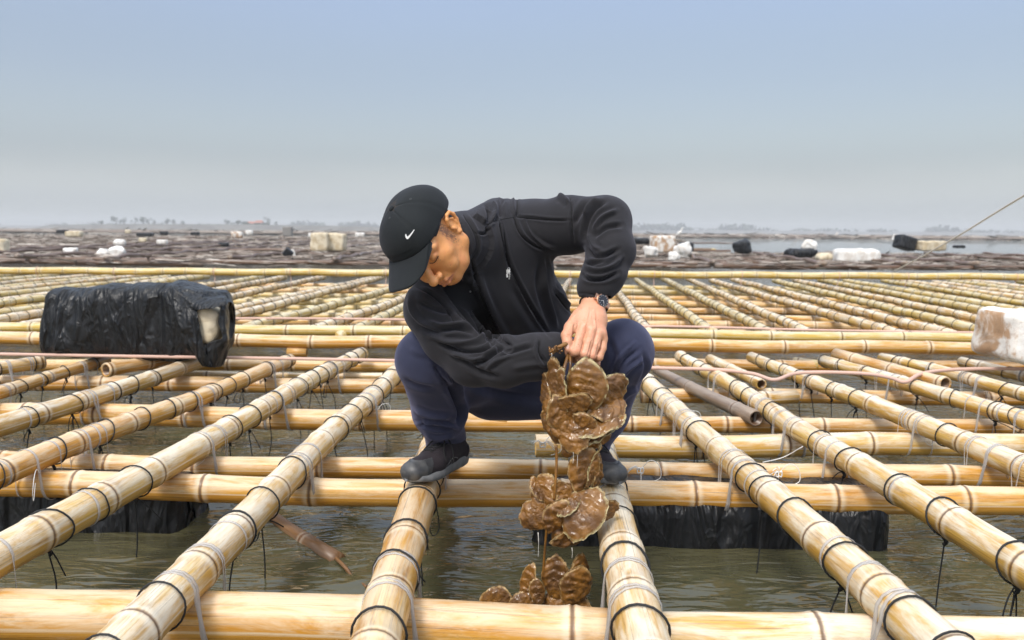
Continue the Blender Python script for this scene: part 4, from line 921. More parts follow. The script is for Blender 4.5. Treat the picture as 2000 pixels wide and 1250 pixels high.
JS = [ ([(921, 510), (932, 555), (947, 597), (978, 657), (1003, 679)], 3.2, -.008), ([(936, 530), (952, 580), (985, 645), (1010, 668)], 5, .004), ([(978, 440), (990, 500), (1008, 545), (1040, 605), (1075, 660)], 3, -.007), ([(905, 418), (925, 450), (932, 480), (921, 506)], 3, -.006), ([(1003, 379), (1002, 400), (1006, 424)], 2.4, .004), # torso and shoulder seams, folds
 ([(1008, 424), (1040, 426), (1080, 430), (1115, 430)], 1.6, -.004), ([(1009, 383), (1010, 405), (1010, 424)], 1.6, -.004), ([(1113, 384), (1117, 410), (1116, 432), (1120, 478)], 1.8, -.004), ([(1004, 424), (1016, 455), (1040, 478), (1066, 490)], 2.2, -.006),
 ([(1022, 424), (1035, 455), (1060, 476), (1085, 486)], 3, .004), ([(976, 432), (982, 470), (992, 520)], 2, -.004), ([(930, 455), (948, 456), (952, 440), (968, 430)], 1.8, -.004), ([(948, 396), (956, 420), (952, 442)], 4, -.006), ([(962, 392), (968, 410), (960, 430)], 4, .006), ([(985, 386), (978, 400), (979, 425)], 4, -.006),
 ([(1088, 380), (1100, 386), (1112, 398)], 5, .006), ([(1150, 392), (1135, 410), (1120, 440)], 5, -.006), ([(1170, 388), (1152, 402), (1142, 425)], 4, .006), ([(1185, 392), (1160, 410), (1145, 440), (1142, 465)], 4, -.007), ([(1205, 410), (1175, 425), (1158, 450)], 4, .006), ([(1215, 440), (1185, 445), (1160, 462)], 4, -.006), ([(1150, 455), (1160, 480), (1175, 490)], 4, .005),
 ([(1142, 480), (1160, 500), (1185, 498), (1210, 486)], 4, -.007), ([(1140, 520), (1165, 528), (1195, 520), (1215, 500)], 4, .007), ([(1135, 534), (1150, 545), (1180, 545), (1208, 532)], 3.5, -.010), ([(1138, 508), (1150, 515), (1180, 510)], 3, -.005), ([(1130, 578), (1165, 582), (1198, 596)], 3, .003),
 ([(1075, 500), (1085, 530), (1092, 570)], 3, -.005), ([(1060, 500), (1064, 560), (1088, 640)], 4, .006), ([(1050, 520), (1052, 570), (1075, 640)], 5, -.004), ([(1082, 560), (1105, 590), (1125, 600)], 3, .005), ([(1086, 572), (1106, 600), (1118, 610)], 3, -.007), ([(1000, 560), (1030, 610), (1060, 650)], 8, -.004),
 # right sleeve of the wearer
 ([(800, 570), (806, 610), (840, 640), (880, 655)], 5, .005), ([(815, 590), (850, 605), (885, 612)], 4, -.005), ([(820, 640), (855, 648), (890, 640), (930, 650)], 5, -.008), ([(835, 626), (865, 636), (905, 632)], 4, .006), ([(842, 655), (880, 668), (925, 668), (960, 650)], 5, .008), ([(860, 672), (900, 686), (940, 684), (965, 672)], 4, -.009),
 ([(890, 605), (930, 640), (965, 668)], 4, -.008), ([(880, 690), (920, 702), (950, 700)], 4, .007), ([(925, 712), (945, 705), (965, 690), (985, 680)], 4, -.008), ([(950, 722), (968, 706), (1000, 690)], 4, .006), ([(975, 700), (1005, 686), (1040, 676)], 4, -.006), ([(900, 700), (930, 722), (975, 738)], 5, -.006), ([(968, 652), (975, 664), (995, 676)], 4, -.007),
 ([(1052, 664), (1053, 690), (1066, 712)], 3, -.006), ([(1050, 660), (1048, 690), (1060, 716)], 4, .004), ([(800, 552), (830, 548), (862, 552)], 5, .004), ([(815, 560), (842, 575), (870, 600), (890, 630)], 3, -.004), ([(1000, 720), (1040, 712), (1080, 712)], 5, .003)]
V = creases(V, Fq, [(a_, max(b_, 2.4), c_*1.7) for a_, b_, c_ in JS])
q = proj(V[Fq].mean(1)); Nf = vnormals(V, Fq)[Fq[:, 0]]; ms = inpoly(q, shirtp) & ((Nf@(-fwd)) > 0) & (V[Fq[:, 0], 1] > 1.93)
jacket = mesh('jacket', V, Fq[~ms], M_JACKET, person)
mesh('shirt', V, Fq[ms], M_SHIRT, person)
bv_j = BVHTree.FromPolygons(V.tolist(), Fq.tolist())
def hit(bv, px, py):
    d = unit(ray(px, py)); h = bv.ray_cast(Vector(CAM), Vector(d)); return (None, None) if h[0] is None else (np.array(h[0]), np.array(h[1])*(1 if np.dot(np.array(h[1]), d) < 0 else -1))
def decal(name, bv, polys, mat, parent, off=.0012, step=1.2, thick=.0012):
    """flat printed or stitched marks lying on a surface, outlines given in picture coordinates"""
    V, Fc = [], []
    for poly in polys:
        P = np.array(poly, float); Q = []
        for i in range(len(P)):
            a, b = P[i], P[(i+1) % len(P)]; n = max(1, int(np.linalg.norm(b-a)/step)); Q += [a+(b-a)*t/n for t in range(n)]
        k = len(V); n = len(Q); top = []
        for x in Q:
            p, nn = hit(bv, *x)
            if p is None: break
            top.append((p, nn))
        if len(top) < n: continue
        V += [tuple(p+nn*(off+thick)) for p, nn in top]+[tuple(p-nn*.001) for p, nn in top]
        Fc.append(tuple(range(k, k+n))); Fc += [(k+i, k+(i+1) % n, k+n+(i+1) % n, k+n+i) for i in range(n)]
    return mesh(name, V, Fc, mat, parent, smooth=False)
M_SEAM = plain('black_seam_stitch', (.004, .004, .005), .9)
def seam(pl, w=.0011):
    P = [hit(bv_j, *x) for x in catmull(np.array(pl, float), 6)]; P = [p for p in P if p[0] is not None]; Q = [P[0]]
    for p in P[1:]:
        if np.linalg.norm(p[0]-Q[-1][0]) < .03: Q.append(p)
    V, Fc = tube(np.array([p for p, n in Q]), w, 5); mesh('seam', V, Fc, M_SEAM, jacket)
seam([(921, 507), (932, 555), (947, 597), (978, 657), (1003, 679)], .0016); seam([(975, 430), (985, 480), (1002, 540), (1030, 590), (1062, 640), (1080, 662)]); seam([(1010, 386), (1011, 405), (1009, 424)]); seam([(1009, 424), (1050, 427), (1115, 431)])
seam([(1113, 387), (1116, 410), (1117, 432), (1120, 470)]); seam([(1004, 425), (1016, 455), (1040, 478), (1066, 490)]); seam([(930, 456), (948, 456), (952, 440), (968, 431), (1004, 424)]); seam([(905, 420), (922, 448), (930, 456), (936, 484), (921, 507)], .0013); seam([(1053, 664), (1053, 690), (1066, 712)]); seam([(1086, 575), (1106, 600), (1117, 612)], .0014)
seam([(812, 560), (842, 578), (870, 604), (886, 628)]); seam([(1131, 570), (1165, 574), (1200, 588)], .0009)
# three slanted bars and the small word under them on the chest, read along the flap
ox, oy = 994, 532
def L2(u, v): return (ox+u*.97-v*.26, oy+u*.26*0+v*.97)
bars = [[(988.5, 523), (991.5, 522), (994, 531), (990.5, 534)], [(992.5, 522), (995.5, 522), (998, 531), (995.4, 536)], [(988, 527.5), (989.2, 526), (991.6, 537.5), (989.6, 535.5)]]
bars = [[(989.0, 541.5), (992.2, 540.8), (991.2, 534), (988.6, 535.5)], [(989.2, 533.5), (992.6, 535.5), (991.6, 526), (989, 527)], [(993.0, 533.5), (996.0, 533.5), (994.4, 522), (991.0, 523)]]
decal('chest_emblem', bv_j, bars, M_WHITE, jacket)
def strokes_decal(name, bv, lines, w, mat, parent, off=.0008):
    parts = []
    for ln in lines:
        P = [hit(bv, *x) for x in ln]
        if any(p[0] is None for p in P): continue
        parts.append(tube(np.array([p+n*off for p, n in P]), w, 5))
    V, Fc = joinp(parts); return mesh(name, V, Fc, mat, parent)
# lettering reads bottom to top along the right side of the emblem: a d i d a s
FONT = {'a': [[(0, .1), (0, .9), (.5, 1), (.9, .6), (.9, 0)], [(.9, .5), (.5, 0), (0, .2)]], 'd': [[(.9, 0), (.9, 1.6)], [(.9, .8), (.4, 1), (0, .5), (.4, 0), (.9, .2)]], 'i': [[(.3, 0), (.3, 1)], [(.3, 1.4), (.3, 1.5)]], 's': [[(.9, .9), (.3, 1), (.1, .7), (.8, .4), (.7, .05), (0, 0)]]}
lines = []; adv = 0
for ch in 'adidas':
    for st in FONT[ch]: lines.append([(993.4+1.9*y+.12*(adv+x*1.9)*1.0*.0+ (adv+x*1.9)*.10, 545.0-(adv+x*2.1)*1.0) for x, y in st])
    adv += 1.6 if ch == 'i' else 2.9
strokes_decal('chest_lettering', bv_j, lines, .00045, M_WHITE, jacket)
strokes_decal('snap_button', bv_j, [[(917, 569), (919, 570)]], .0024, plain('snap_metal', (.4, .4, .4), .3, **{'Metallic': 1.}), jacket, .001)
# ---- head
HM = np.array([[.76487, -.63773, -.09099], [-.47831, -.46761, -.74334], [.43150, .61208, -.66269]]); HC = W(838, 468, 1.93); HS = .96
HM = HM@np.array([[1, 0, 0], [0, math.cos(.16), -math.sin(.16)], [0, math.sin(.16), math.cos(.16)]])
def c2w(P): return (np.asarray(P, float)*HS)@HM.T+HC
def w2c(P): return ((np.asarray(P, float)-HC)@HM)/HS
f = Field((-.12, -.17, -.19), (.12, .16, .15), .0019)
f.ell((0, .035, -.012), (.077, .092, .098), k=.02)
f.ell((0, -.018, .030), (.064, .080, .060), k=.025)
for s in (-1, 1):
    f.chain([((s*.054, -.020, -.004), .020), ((s*.055, -.052, .004), .020), ((s*.037, -.078, .040), .0175), ((s*.013, -.088, .064), .0155)], .022)
    f.ell((s*.043, -.014, .060), (.022, .018, .020), k=.02)
    f.cap((s*.010, .034, .087), (s*.046, .030, .067), .0115, .011, .010)
    f.ell((s*.032, .012, .099), (.019, .0115, .017), k=.008, op='s')
f.ell((0, -.090, .068), (.021, .014, .015), k=.014)
f.ell((0, -.056, .078), (.031, .025, .020), k=.014)
f.chain([((0, .022, .088), .0075), ((0, -.004, .104), .0090), ((0, -.020, .115), .0105)], .008); f.ell((0, -.025, .1190), (.0125, .0115, .0115), k=.006)
for s in (-1, 1):
    f.ell((s*.0145, -.028, .104), (.0090, .0090, .011), k=.005); f.ell((s*.0075, -.0365, .111), (.0040, .0035, .0055), k=.002, op='s')
    f.ell((s*.031, .0125, .0765), (.0150, .0130, .0125), k=.0015)
    f.cap((s*.018, .009, .0895), (s*.032, .0065, .0905), .0012, .0012, .0015, 's'); f.cap((s*.032, .0065, .0905), (s*.046, .0095, .0815), .0012, .001, .0015, 's')
    # nasolabial fold
    f.chain([((s*.016, -.026, .099), .0016), ((s*.028, -.044, .0895), .0018), ((s*.035, -.062, .0775), .0013)], .005, 's')
    f.ell((s*.040, -.040, .072), (.018, .020, .016), k=.014)
lipU = [((-.025, -.0625, .0865), .0028), ((-.010, -.0575, .0975), .0048), ((0, -.0585, .0990), .0042), ((.010, -.0575, .0975), .0048), ((.025, -.0625, .0865), .0028)]
lipL = [((-.023, -.0655, .0865), .0025), ((-.008, -.070, .0965), .0055), ((.008, -.070, .0965), .0055), ((.023, -.0655, .0865), .0025)]
f.chain(lipU, .004); f.chain(lipL, .004)
f.chain([((-.027, -.0635, .0895), .0013), ((-.010, -.0635, .1010), .0016), ((.010, -.0635, .1010), .0016), ((.027, -.0635, .0895), .0013)], .002, 's')
f.cap((-.012, -.080, .093), (.012, -.080, .093), .004, .004, .007, 's')
for s in (-1, 1):   # ears
    X = s*.0755; E = lambda y, z, o: (s*(.0755+o), y, z)
    f.ell(E(-.002, -.006, .003), (.006, .027, .016), k=.006)
    f.chain([(E(.012, .006, .004), .0042), (E(.024, .000, .009), .0046), (E(.029, -.010, .012), .0046), (E(.024, -.022, .015), .0046), (E(.010, -.026, .016), .0044), (E(-.006, -.022, .013), .0042), (E(-.020, -.012, .008), .0040), (E(-.027, -.002, .005), .0055), (E(-.022, .004, .002), .0045)], .003)
    f.chain([(E(.018, -.008, .009), .0030), (E(.008, -.016, .011), .0030), (E(-.008, -.014, .009), .0032)], .003)
    f.cap(E(-.004, .006, .007), E(-.010, .005, .007), .0042, .004, .003)
    f.ell(E(.000, -.004, .013), (.006, .009, .0065), k=.003, op='s')
n0, n1 = w2c(W(892, 468, 2.03)), w2c(W(945, 485, 2.16)); f.chain([((0, -.035, -.035), .056), (tuple(n0), .054), (tuple(n1), .058)], .022)
Vc, Fh = f.surface(); Vc = smoothv(Vc, Fh, 1, .4); Vh = c2w(Vc)
lipd = np.full(len(Vc), 1e9)
for ch in (lipU, lipL):
    for (a, ra), (b, rb) in zip(ch[:-1], ch[1:]):
        a, b = np.array(a), np.array(b); ab = b-a; t = np.clip(((Vc-a)@ab)/(ab@ab), 0, 1); lipd = np.minimum(lipd, np.linalg.norm(Vc-a-t[:, None]*ab, axis=1)-(ra+(rb-ra)*t))
lip = np.clip(1-lipd/.0015, 0, 1)*.9
stub = np.clip(1-np.linalg.norm((Vc-A3(.0, -.05, .098))/A3(.026, .007, .014), axis=1), 0, 1)*.5*np.clip(vnoise(Vc, 900)*1.2+.5, 0, 1)
stub += np.clip(1.3-np.linalg.norm((Vc-A3(0, -.1, .08))/A3(.022, .016, .02), axis=1), 0, 1)*.5*np.clip(vnoise(Vc, 800)*1.5+.2, 0, 1)
brow = np.zeros(len(Vc))
for s in (-1, 1):
    a, b = A3(s*.012, .034, .094), A3(s*.048, .034, .072); ab = b-a; t = np.clip(((Vc-a)@ab)/(ab@ab), 0, 1); brow = np.maximum(brow, np.clip(1.2-np.abs((Vc[:, 1]-.034-.004*np.sin(t*3)))/.005, 0, 1)*((t > 0) & (t < 1)))
sb = np.clip(1.25-np.linalg.norm((Vc-A3(.07, .012, .022))/A3(.03, .046, .015), axis=1), 0, 1)*(Vc[:, 0] > .03)
stub = np.clip(stub+brow*.9+np.clip(sb*1.8*(vnoise(Vc*A3(1, .35, 1), 700)*.8+.65), 0, 1)*.95, 0, 1)
hairm = (Vc[:, 1] > .02) & (Vc[:, 2] < -.0) | ((Vc[:, 2] < -.03) & (Vc[:, 1] > -.03)); stub = np.where(hairm & (np.abs(Vc[:, 0]) < .082), np.maximum(stub, .0), stub)
# ---- hands
def hand(parts, k, nails=()):
    lo = np.min([np.array(p)-r for ch in parts for p, r in ch], 0)-.006; hi = np.max([np.array(p)+r for ch in parts for p, r in ch], 0)+.006
    f = Field(lo, hi, .0014)
    for ch, kk in zip(parts, k): f.chain(ch, kk)
    return f
Hp = lambda x, y, d: W(x, y, d)
palm = [[(Hp(1163, 560, 1.965), .027), (Hp(1158, 590, 1.945), .0255), (Hp(1150, 615, 1.915), .026), (Hp(1144, 640, 1.885), .0225)], [(Hp(1162, 600, 1.935), .024), (Hp(1165, 625, 1.905), .0235), (Hp(1168, 650, 1.885), .0185)], [(Hp(1145, 610, 1.92), .020), (Hp(1128, 628, 1.895), .018)], [(Hp(1150, 645, 1.88), .016), (Hp(1172, 655, 1.88), .0145)]]
fin = [[(Hp(1139, 638, 1.876), .0125), (Hp(1131, 662, 1.852), .0108), (Hp(1124, 686, 1.835), .0112), (Hp(1114, 692, 1.852), .0088), (Hp(1110, 686, 1.868), .0078)],
       [(Hp(1156, 645, 1.870), .0118), (Hp(1149, 668, 1.848), .0104), (Hp(1142, 691, 1.836), .0108), (Hp(1131, 700, 1.856), .0088), (Hp(1126, 692, 1.874), .0078)],
       [(Hp(1169, 652, 1.872), .0112), (Hp(1163, 674, 1.854), .0098), (Hp(1156, 695, 1.844), .0102), (Hp(1146, 702, 1.864), .0084), (Hp(1140, 694, 1.88), .0075)],
       [(Hp(1179, 662, 1.880), .0100), (Hp(1177, 680, 1.866), .0088), (Hp(1170, 698, 1.856), .0092), (Hp(1160, 703, 1.872), .0078), (Hp(1154, 696, 1.886), .007)]]
thumb = [(Hp(1130, 618, 1.905), .0175), (Hp(1114, 640, 1.872), .0145), (Hp(1106, 655, 1.852), .0118), (Hp(1108, 668, 1.843), .0108), (Hp(1110, 681, 1.838), .0092)]
f = hand(palm+fin+[thumb], None) if False else None
def build_hand(palm, fin, thumb):
    allc = palm+fin+[thumb]; lo = np.min([np.array(p)-r for ch in allc for p, r in ch], 0)-.008; hi = np.max([np.array(p)+r for ch in allc for p, r in ch], 0)+.008
    f = Field(lo, hi, .0014)
    for ch in palm: f.chain(ch, .014)
    for ch in fin:
        g_ = Field(lo, hi, .0014); g_.chain(ch, .004); 
        # knuckle bulge
        g_.ell(ch[0][0]+A3(0, -.004, .002), (ch[0][1]*.75,)*3, k=.006)
        h_ = np.clip(.5+.5*(f.d-g_.d)/.0035, 0, 1); f.d = (f.d*(1-h_)+g_.d*h_-.0035*h_*(1-h_)).astype(np.float32)
    g_ = Field(lo, hi, .0014); g_.chain(thumb, .006); h_ = np.clip(.5+.5*(f.d-g_.d)/.006, 0, 1); f.d = (f.d*(1-h_)+g_.d*h_-.006*h_*(1-h_)).astype(np.float32)
    V, Fq = f.surface(); return smoothv(V, Fq, 1, .4), Fq
V1, F1 = build_hand(palm, fin, thumb)
V1 = creases(V1, F1, [([(1122, 632), (1121, 645), (1119, 660)], 2.2, -.003), ([(1139, 668), (1136, 682), (1132, 692)], 1.4, -.0022), ([(1156, 664), (1152, 680), (1147, 697)], 1.4, -.0022), ([(1170, 668), (1167, 682), (1163, 698)], 1.4, -.002), ([(1160, 600), (1162, 625), (1164, 645)], 2, .0012), ([(1150, 600), (1146, 622), (1142, 640)], 2, .0010), ([(1104, 652), (1108, 654), (1113, 655)], .8, -.0008), ([(1104, 657), (1108, 659), (1113, 659)], .8, -.0008), ([(1120, 676), (1124, 680), (1130, 680)], .8, -.0006), ([(1118, 620), (1128, 612), (1140, 600)], 2.5, .001)])
palm2 = [[(wR+A3(-.03, 0, 0), .026), (Hp(1092, 684, 1.905), .0245), (Hp(1112, 686, 1.91), .024), (Hp(1128, 690, 1.905), .018)], [(Hp(1100, 676, 1.91), .022), (Hp(1125, 680, 1.905), .018)]]
fin2 = [[(Hp(1128, 676, 1.90), .0105), (Hp(1146, 680, 1.895), .0098), (Hp(1158, 690, 1.888), .009), (Hp(1152, 700, 1.872), .008)], [(Hp(1128, 686, 1.90), .0105), (Hp(1150, 692, 1.897), .0098), (Hp(1165, 700, 1.885), .0092), (Hp(1158, 706, 1.87), .008)],
        [(Hp(1126, 695, 1.90), .0105), (Hp(1146, 702, 1.897), .0098), (Hp(1165, 706, 1.885), .0092), (Hp(1166, 711, 1.87), .0082)], [(Hp(1122, 702, 1.90), .0095), (Hp(1138, 708, 1.895), .0088), (Hp(1152, 712, 1.885), .0082), (Hp(1158, 714, 1.873), .0075)]]
thumb2 = [(Hp(1098, 672, 1.895), .014), (Hp(1101, 672, 1.878), .0115), (Hp(1108, 684, 1.868), .0100), (Hp(1112, 692, 1.862), .009)]
V2, F2 = build_hand(palm2, fin2, thumb2)
# hidden rest of the body, under the clothes
f = Field((-.35, 1.75, .28), (.42, 2.75, 1.08), .011)
f.ell(W(965, 535, 2.20), (.15, .16, .085), MT, .03); f.chain([(W(990, 570, 2.24), .10), (W(1018, 700, 2.48), .11)], .04); f.cap(nb, W(975, 500, 2.17), .05, .08, .03)
f.chain([(sL, .045), (eL, .026), (wL, .026)], .01); f.chain([(sR, .05), (eR, .04), (wR, .03)], .02)
for k_, a_, h_ in ((kR, aR, hR), (kL, aL, hL)): f.chain([(h_, .075), (k_, .052), (a_, .036), (a_+A3(0, -.0, -.035), .036)], .02)
V3, F3 = f.surface(); V3 = smoothv(V3, F3, 1)
Vs = [Vh, V1, V2, V3]; o_ = np.cumsum([0]+[len(v) for v in Vs]); VB = np.vstack(Vs); FB = np.vstack([Fh+o_[0], F1+o_[1], F2+o_[2], F3+o_[3]])
z_ = [np.zeros(len(v)) for v in Vs]; hd = np.concatenate([z_[0], z_[1]+1, z_[2]+1, z_[3]+.3]); nail = z_[1].copy()
qn = proj(V1); nail[(np.linalg.norm((qn-A3(1108.5, 676, 0)[:2])/np.array([3.4, 5.6]), axis=1) < 1) & (V1[:, 1] < 1.838)] = 1
body = mesh('body', VB, FB, M_SKIN, person, attrs=dict(hand=hd, lip=np.concatenate([lip, *z_[1:]]), stub=np.concatenate([stub, *z_[1:]]), nail=np.concatenate([z_[0], nail, z_[2], z_[3]])))
for s in (-1, 1):
    V, Fc = tube(c2w(catmull([(s*.018, .0078, .0905), (s*.026, .0050, .0920), (s*.034, .0048, .0905), (s*.046, .0085, .0830)], 5)), .0011, 5); mesh('eyelashes', V, Fc, M_LASH, person)
# hair at the back and temples, just proud of the skull
N = vnormals(Vc, Fh); m = ((Vc[:, 1] > -.035) & (Vc[:, 2] < -.028) & (np.abs(Vc[:, 0]) < .09)) | ((Vc[:, 1] > .035) & (Vc[:, 1] < .15) & (Vc[:, 2] < .05) & (np.abs(Vc[:, 0]) < .08))
m &= np.linalg.norm((Vc-A3(0, .03, -.01)), axis=1) < .125; fm = m[Fh].all(1)
Vx = Vc+N*(.0022+.0008*vnoise(Vc, 600))[:, None]; mesh('hair', c2w(Vx), Fh[fm], M_HAIR, person)
# ---- cap
CX = A3(0, .046, -.014)
def crown_r(az, el): 
    a, b, c = .0875, .083, .107; d = A3(math.cos(el)*math.sin(az), math.sin(el), math.cos(el)*math.cos(az)); q_ = np.abs(d/A3(a, b, c)); k = 1/((q_[0]**2.5+q_[2]**2.5)**.8+q_[1]**2)**.5
    return CX+d*k*(1+.035*max(0, math.cos(az))*math.sin(2*el))
na_, ne_ = 96, 30; V, Fc = [], []
for j in range(ne_+1):
    for i in range(na_):
        az = i*2*math.pi/na_; e0 = math.radians(6-9*math.sin(az)**2+ -22*max(0, -math.cos(az))); el = e0+(math.pi/2-e0)*j/ne_
        p = crown_r(az, el); sm = min(abs((az-s+math.pi) % (2*math.pi)-math.pi) for s in [math.radians(x) for x in (48, -48, 105, -105, 180)])
        p = p-unit(p-CX)*(.0016*math.exp(-(sm*math.cos(el)/.018)**2) if j < ne_ else 0); p = p+unit(p-CX)*.0014*vnoise(p*A3(1, 1, 1), 30)*min(1, (ne_-j)/4); V.append(p)
for j in range(ne_):
    for i in range(na_): a = j*na_+i; b = j*na_+(i+1) % na_; Fc.append((a, b, b+na_, a+na_))
# inner turn of the rim
k = len(V)
for i in range(na_): p = V[i]; V.append(p+unit(CX-p)*.004)
for i in range(na_): p = V[i]; V.append(p+unit(CX-p)*.004+A3(0, .02, 0))
for i in range(na_): j2 = (i+1) % na_; Fc += [(j2, i, k+i, k+j2), (k+j2, k+i, k+na_+i, k+na_+j2)]
def yaw(P):
    P = np.array(P, float)-CX; c, s = math.cos(-.26), math.sin(-.26); return np.stack([P[:, 0]*c+P[:, 2]*s, P[:, 1], -P[:, 0]*s+P[:, 2]*c], 1)+CX
Vw = c2w(yaw(V)); cap_o = mesh('cap', Vw, Fc, M_CAP, person)
bv_c = BVHTree.FromPolygons(Vw.tolist(), [tuple(x) for x in Fc])
# brim
V, Fc = [], []; nu, nv = 40, 14
for side_ in (0, 1):
    for j in range(nv+1):
        t = j/nv
        for i in range(nu+1):
            a = math.radians(-50+100*i/nu); rim = crown_r(a, math.radians(6.5-9*math.sin(a)**2)); u = i/nu*2-1
            out = A3(u*.082, 0, 0); ln = .074*(1-abs(u)**3.2)**.5 if abs(u) < 1 else 0
            p = rim*(1-t)+t*A3(u*.071, rim[1], rim[2]*.35+.065+ln if abs(u) < .999 else rim[2]); p[1] = rim[1]-t*ln*.14-.012*(abs(u)**2)*t*(1.0)-.004*t*(1-u*u)*0
            if side_: p = p-A3(0, .0032, 0)
            V.append(p)
m_ = (nu+1)*(nv+1)
for j in range(nv):
    for i in range(nu):
        a = j*(nu+1)+i; Fc += [(a, a+nu+1, a+nu+2, a+1), (a+m_+1, a+m_+nu+2, a+m_+nu+1, a+m_)]
for i in range(nu): a = nv*(nu+1)+i; Fc.append((a, a+m_, a+m_+1, a+1))
for j in range(nv):
    for i in (0, nu): a = j*(nu+1)+i; Fc.append((a, a+nu+1, a+nu+1+m_, a+m_))
Vb = c2w(yaw(V)); brim = mesh('brim', Vb, Fc, M_CAP, cap_o)
V, Fc = [], []
cb = c2w(crown_r(0, math.pi/2)); R3 = HM
f = Field(cb-.02, cb+.02, .0016); f.ell(cb+HM@A3(0, .001, 0), (.0078, .0045, .0078), HM, .002); V, Fq_ = f.surface(); mesh('button', V, Fq_, M_CAP, cap_o)
sw = [(792.2, 457.5), (793.6, 457.0), (794.0, 459.6), (795.4, 461.6), (797.2, 461.6), (800.5, 458.6), (805, 453.0), (808.6, 448.6), (809.4, 449.4), (806.4, 454.6), (802.6, 460.2), (799.4, 464.6), (796.8, 467.0), (794.2, 466.4), (792.6, 463.4), (791.9, 460.0)]
decal('swoosh_emblem', bv_c, [sw], M_WHITE, cap_o, .0008)
for ex, ey in ((802, 389), (761, 426)):
    p, n = hit(bv_c, ex, ey)
    if p is not None:
        a = unit(np.cross(n, A3(0, 0, 1))); b = np.cross(n, a); th = np.linspace(0, 2*math.pi, 12, endpoint=False); V, Fc = tube(p+n*.0004+(a*np.cos(th)[:, None]+b*np.sin(th)[:, None])*.0022, .0008, 5, True); mesh('eyelet', V, Fc, plain('eyelet_thread', (.06, .065, .07), .7), cap_o)
# ---- watch on the wrist
wn_ = unit(A3(.55, -.80, .25)); wc = W(1160, 592, 1.943)+wn_*.0315; wax = unit(W(1150, 615, 1.915)-W(1164, 570, 1.96)); wx = unit(np.cross(wax, wn_)); wy = np.cross(wn_, wx)
watch = empty('wristwatch', W(1160, 594, 1.94), 'rose gold wristwatch with dark dial on a dark leather strap round the raised wrist', 'watch')
def disc(c, n, r, h, k=28, lip_=None):
    a = unit(np.cross(n, A3(0, 0, 1))); b = np.cross(n, a); th = np.arange(k)*2*math.pi/k; ring = a*np.cos(th)[:, None]+b*np.sin(th)[:, None]; V, Fc = [], []
    prof = lip_ or [(r*.96, 0), (r, h*.25), (r, h*.75), (r*.93, h)]
    for rr, hh in prof: V += (c+ring*rr+n*hh).tolist()
    for j in range(len(prof)-1): Fc += [(j*k+i, j*k+(i+1) % k, (j+1)*k+(i+1) % k, (j+1)*k+i) for i in range(k)]
    Fc += [tuple(range(k))[::-1], tuple(range((len(prof)-1)*k, len(prof)*k))]; return np.array(V), Fc
wb = wc+wn_*(-.004)
V, Fc = disc(wb, wn_, .0185, .008); mesh('case', V, Fc, M_GOLD, watch, smooth=False)
V, Fc = disc(wb, wn_, .0150, .0084, lip_=[(.0150, .0070), (.0150, .0084)]); mesh('dial', V, Fc, M_DIAL, watch, smooth=False)
parts = [tube([wb+wn_*.0088, wb+wn_*.0088+(wx*math.cos(a)+wy*math.sin(a))*l], .0004, 4) for a, l in ((.6, .008), (2.2, .011))]+[tube([wb+wn_*.0087+(wx*math.cos(a)+wy*math.sin(a))*.0115, wb+wn_*.0087+(wx*math.cos(a)+wy*math.sin(a))*.0135], .0004, 4) for a in np.arange(12)*math.pi/6]
V, Fc = joinp(parts); mesh('hands_and_marks', V, Fc, M_WHITE, watch)
parts = [tube([wb+wn_*.003+d*.017, wb+wn_*.003+d*.0225], .0022, 8) for d in (wax,)]
V, Fc = joinp(parts); mesh('crown_knob', V, Fc, M_GOLD, watch)
c0 = W(1160, 594, 1.943); th = np.linspace(0, 2*math.pi, 40, endpoint=False); e1 = unit(wn_-wax*(wn_@wax)); e2 = np.cross(wax, e1)
V, Fc = tube(c0+(e1*np.cos(th)[:, None]+e2*np.sin(th)[:, None])*.0285, .009, 8, True, flat=(.22, 1)); mesh('strap', V, Fc, M_LEATH, watch)
parts = [boxp(wb+s*wx*.020+wn_*.003, (.009, .014, .005), np.stack([wx, wy, wn_], 1)) for s in (-1, 1)]; V, Fc = joinp(parts); mesh('lug', V, Fc, M_GOLD, watch, smooth=False)
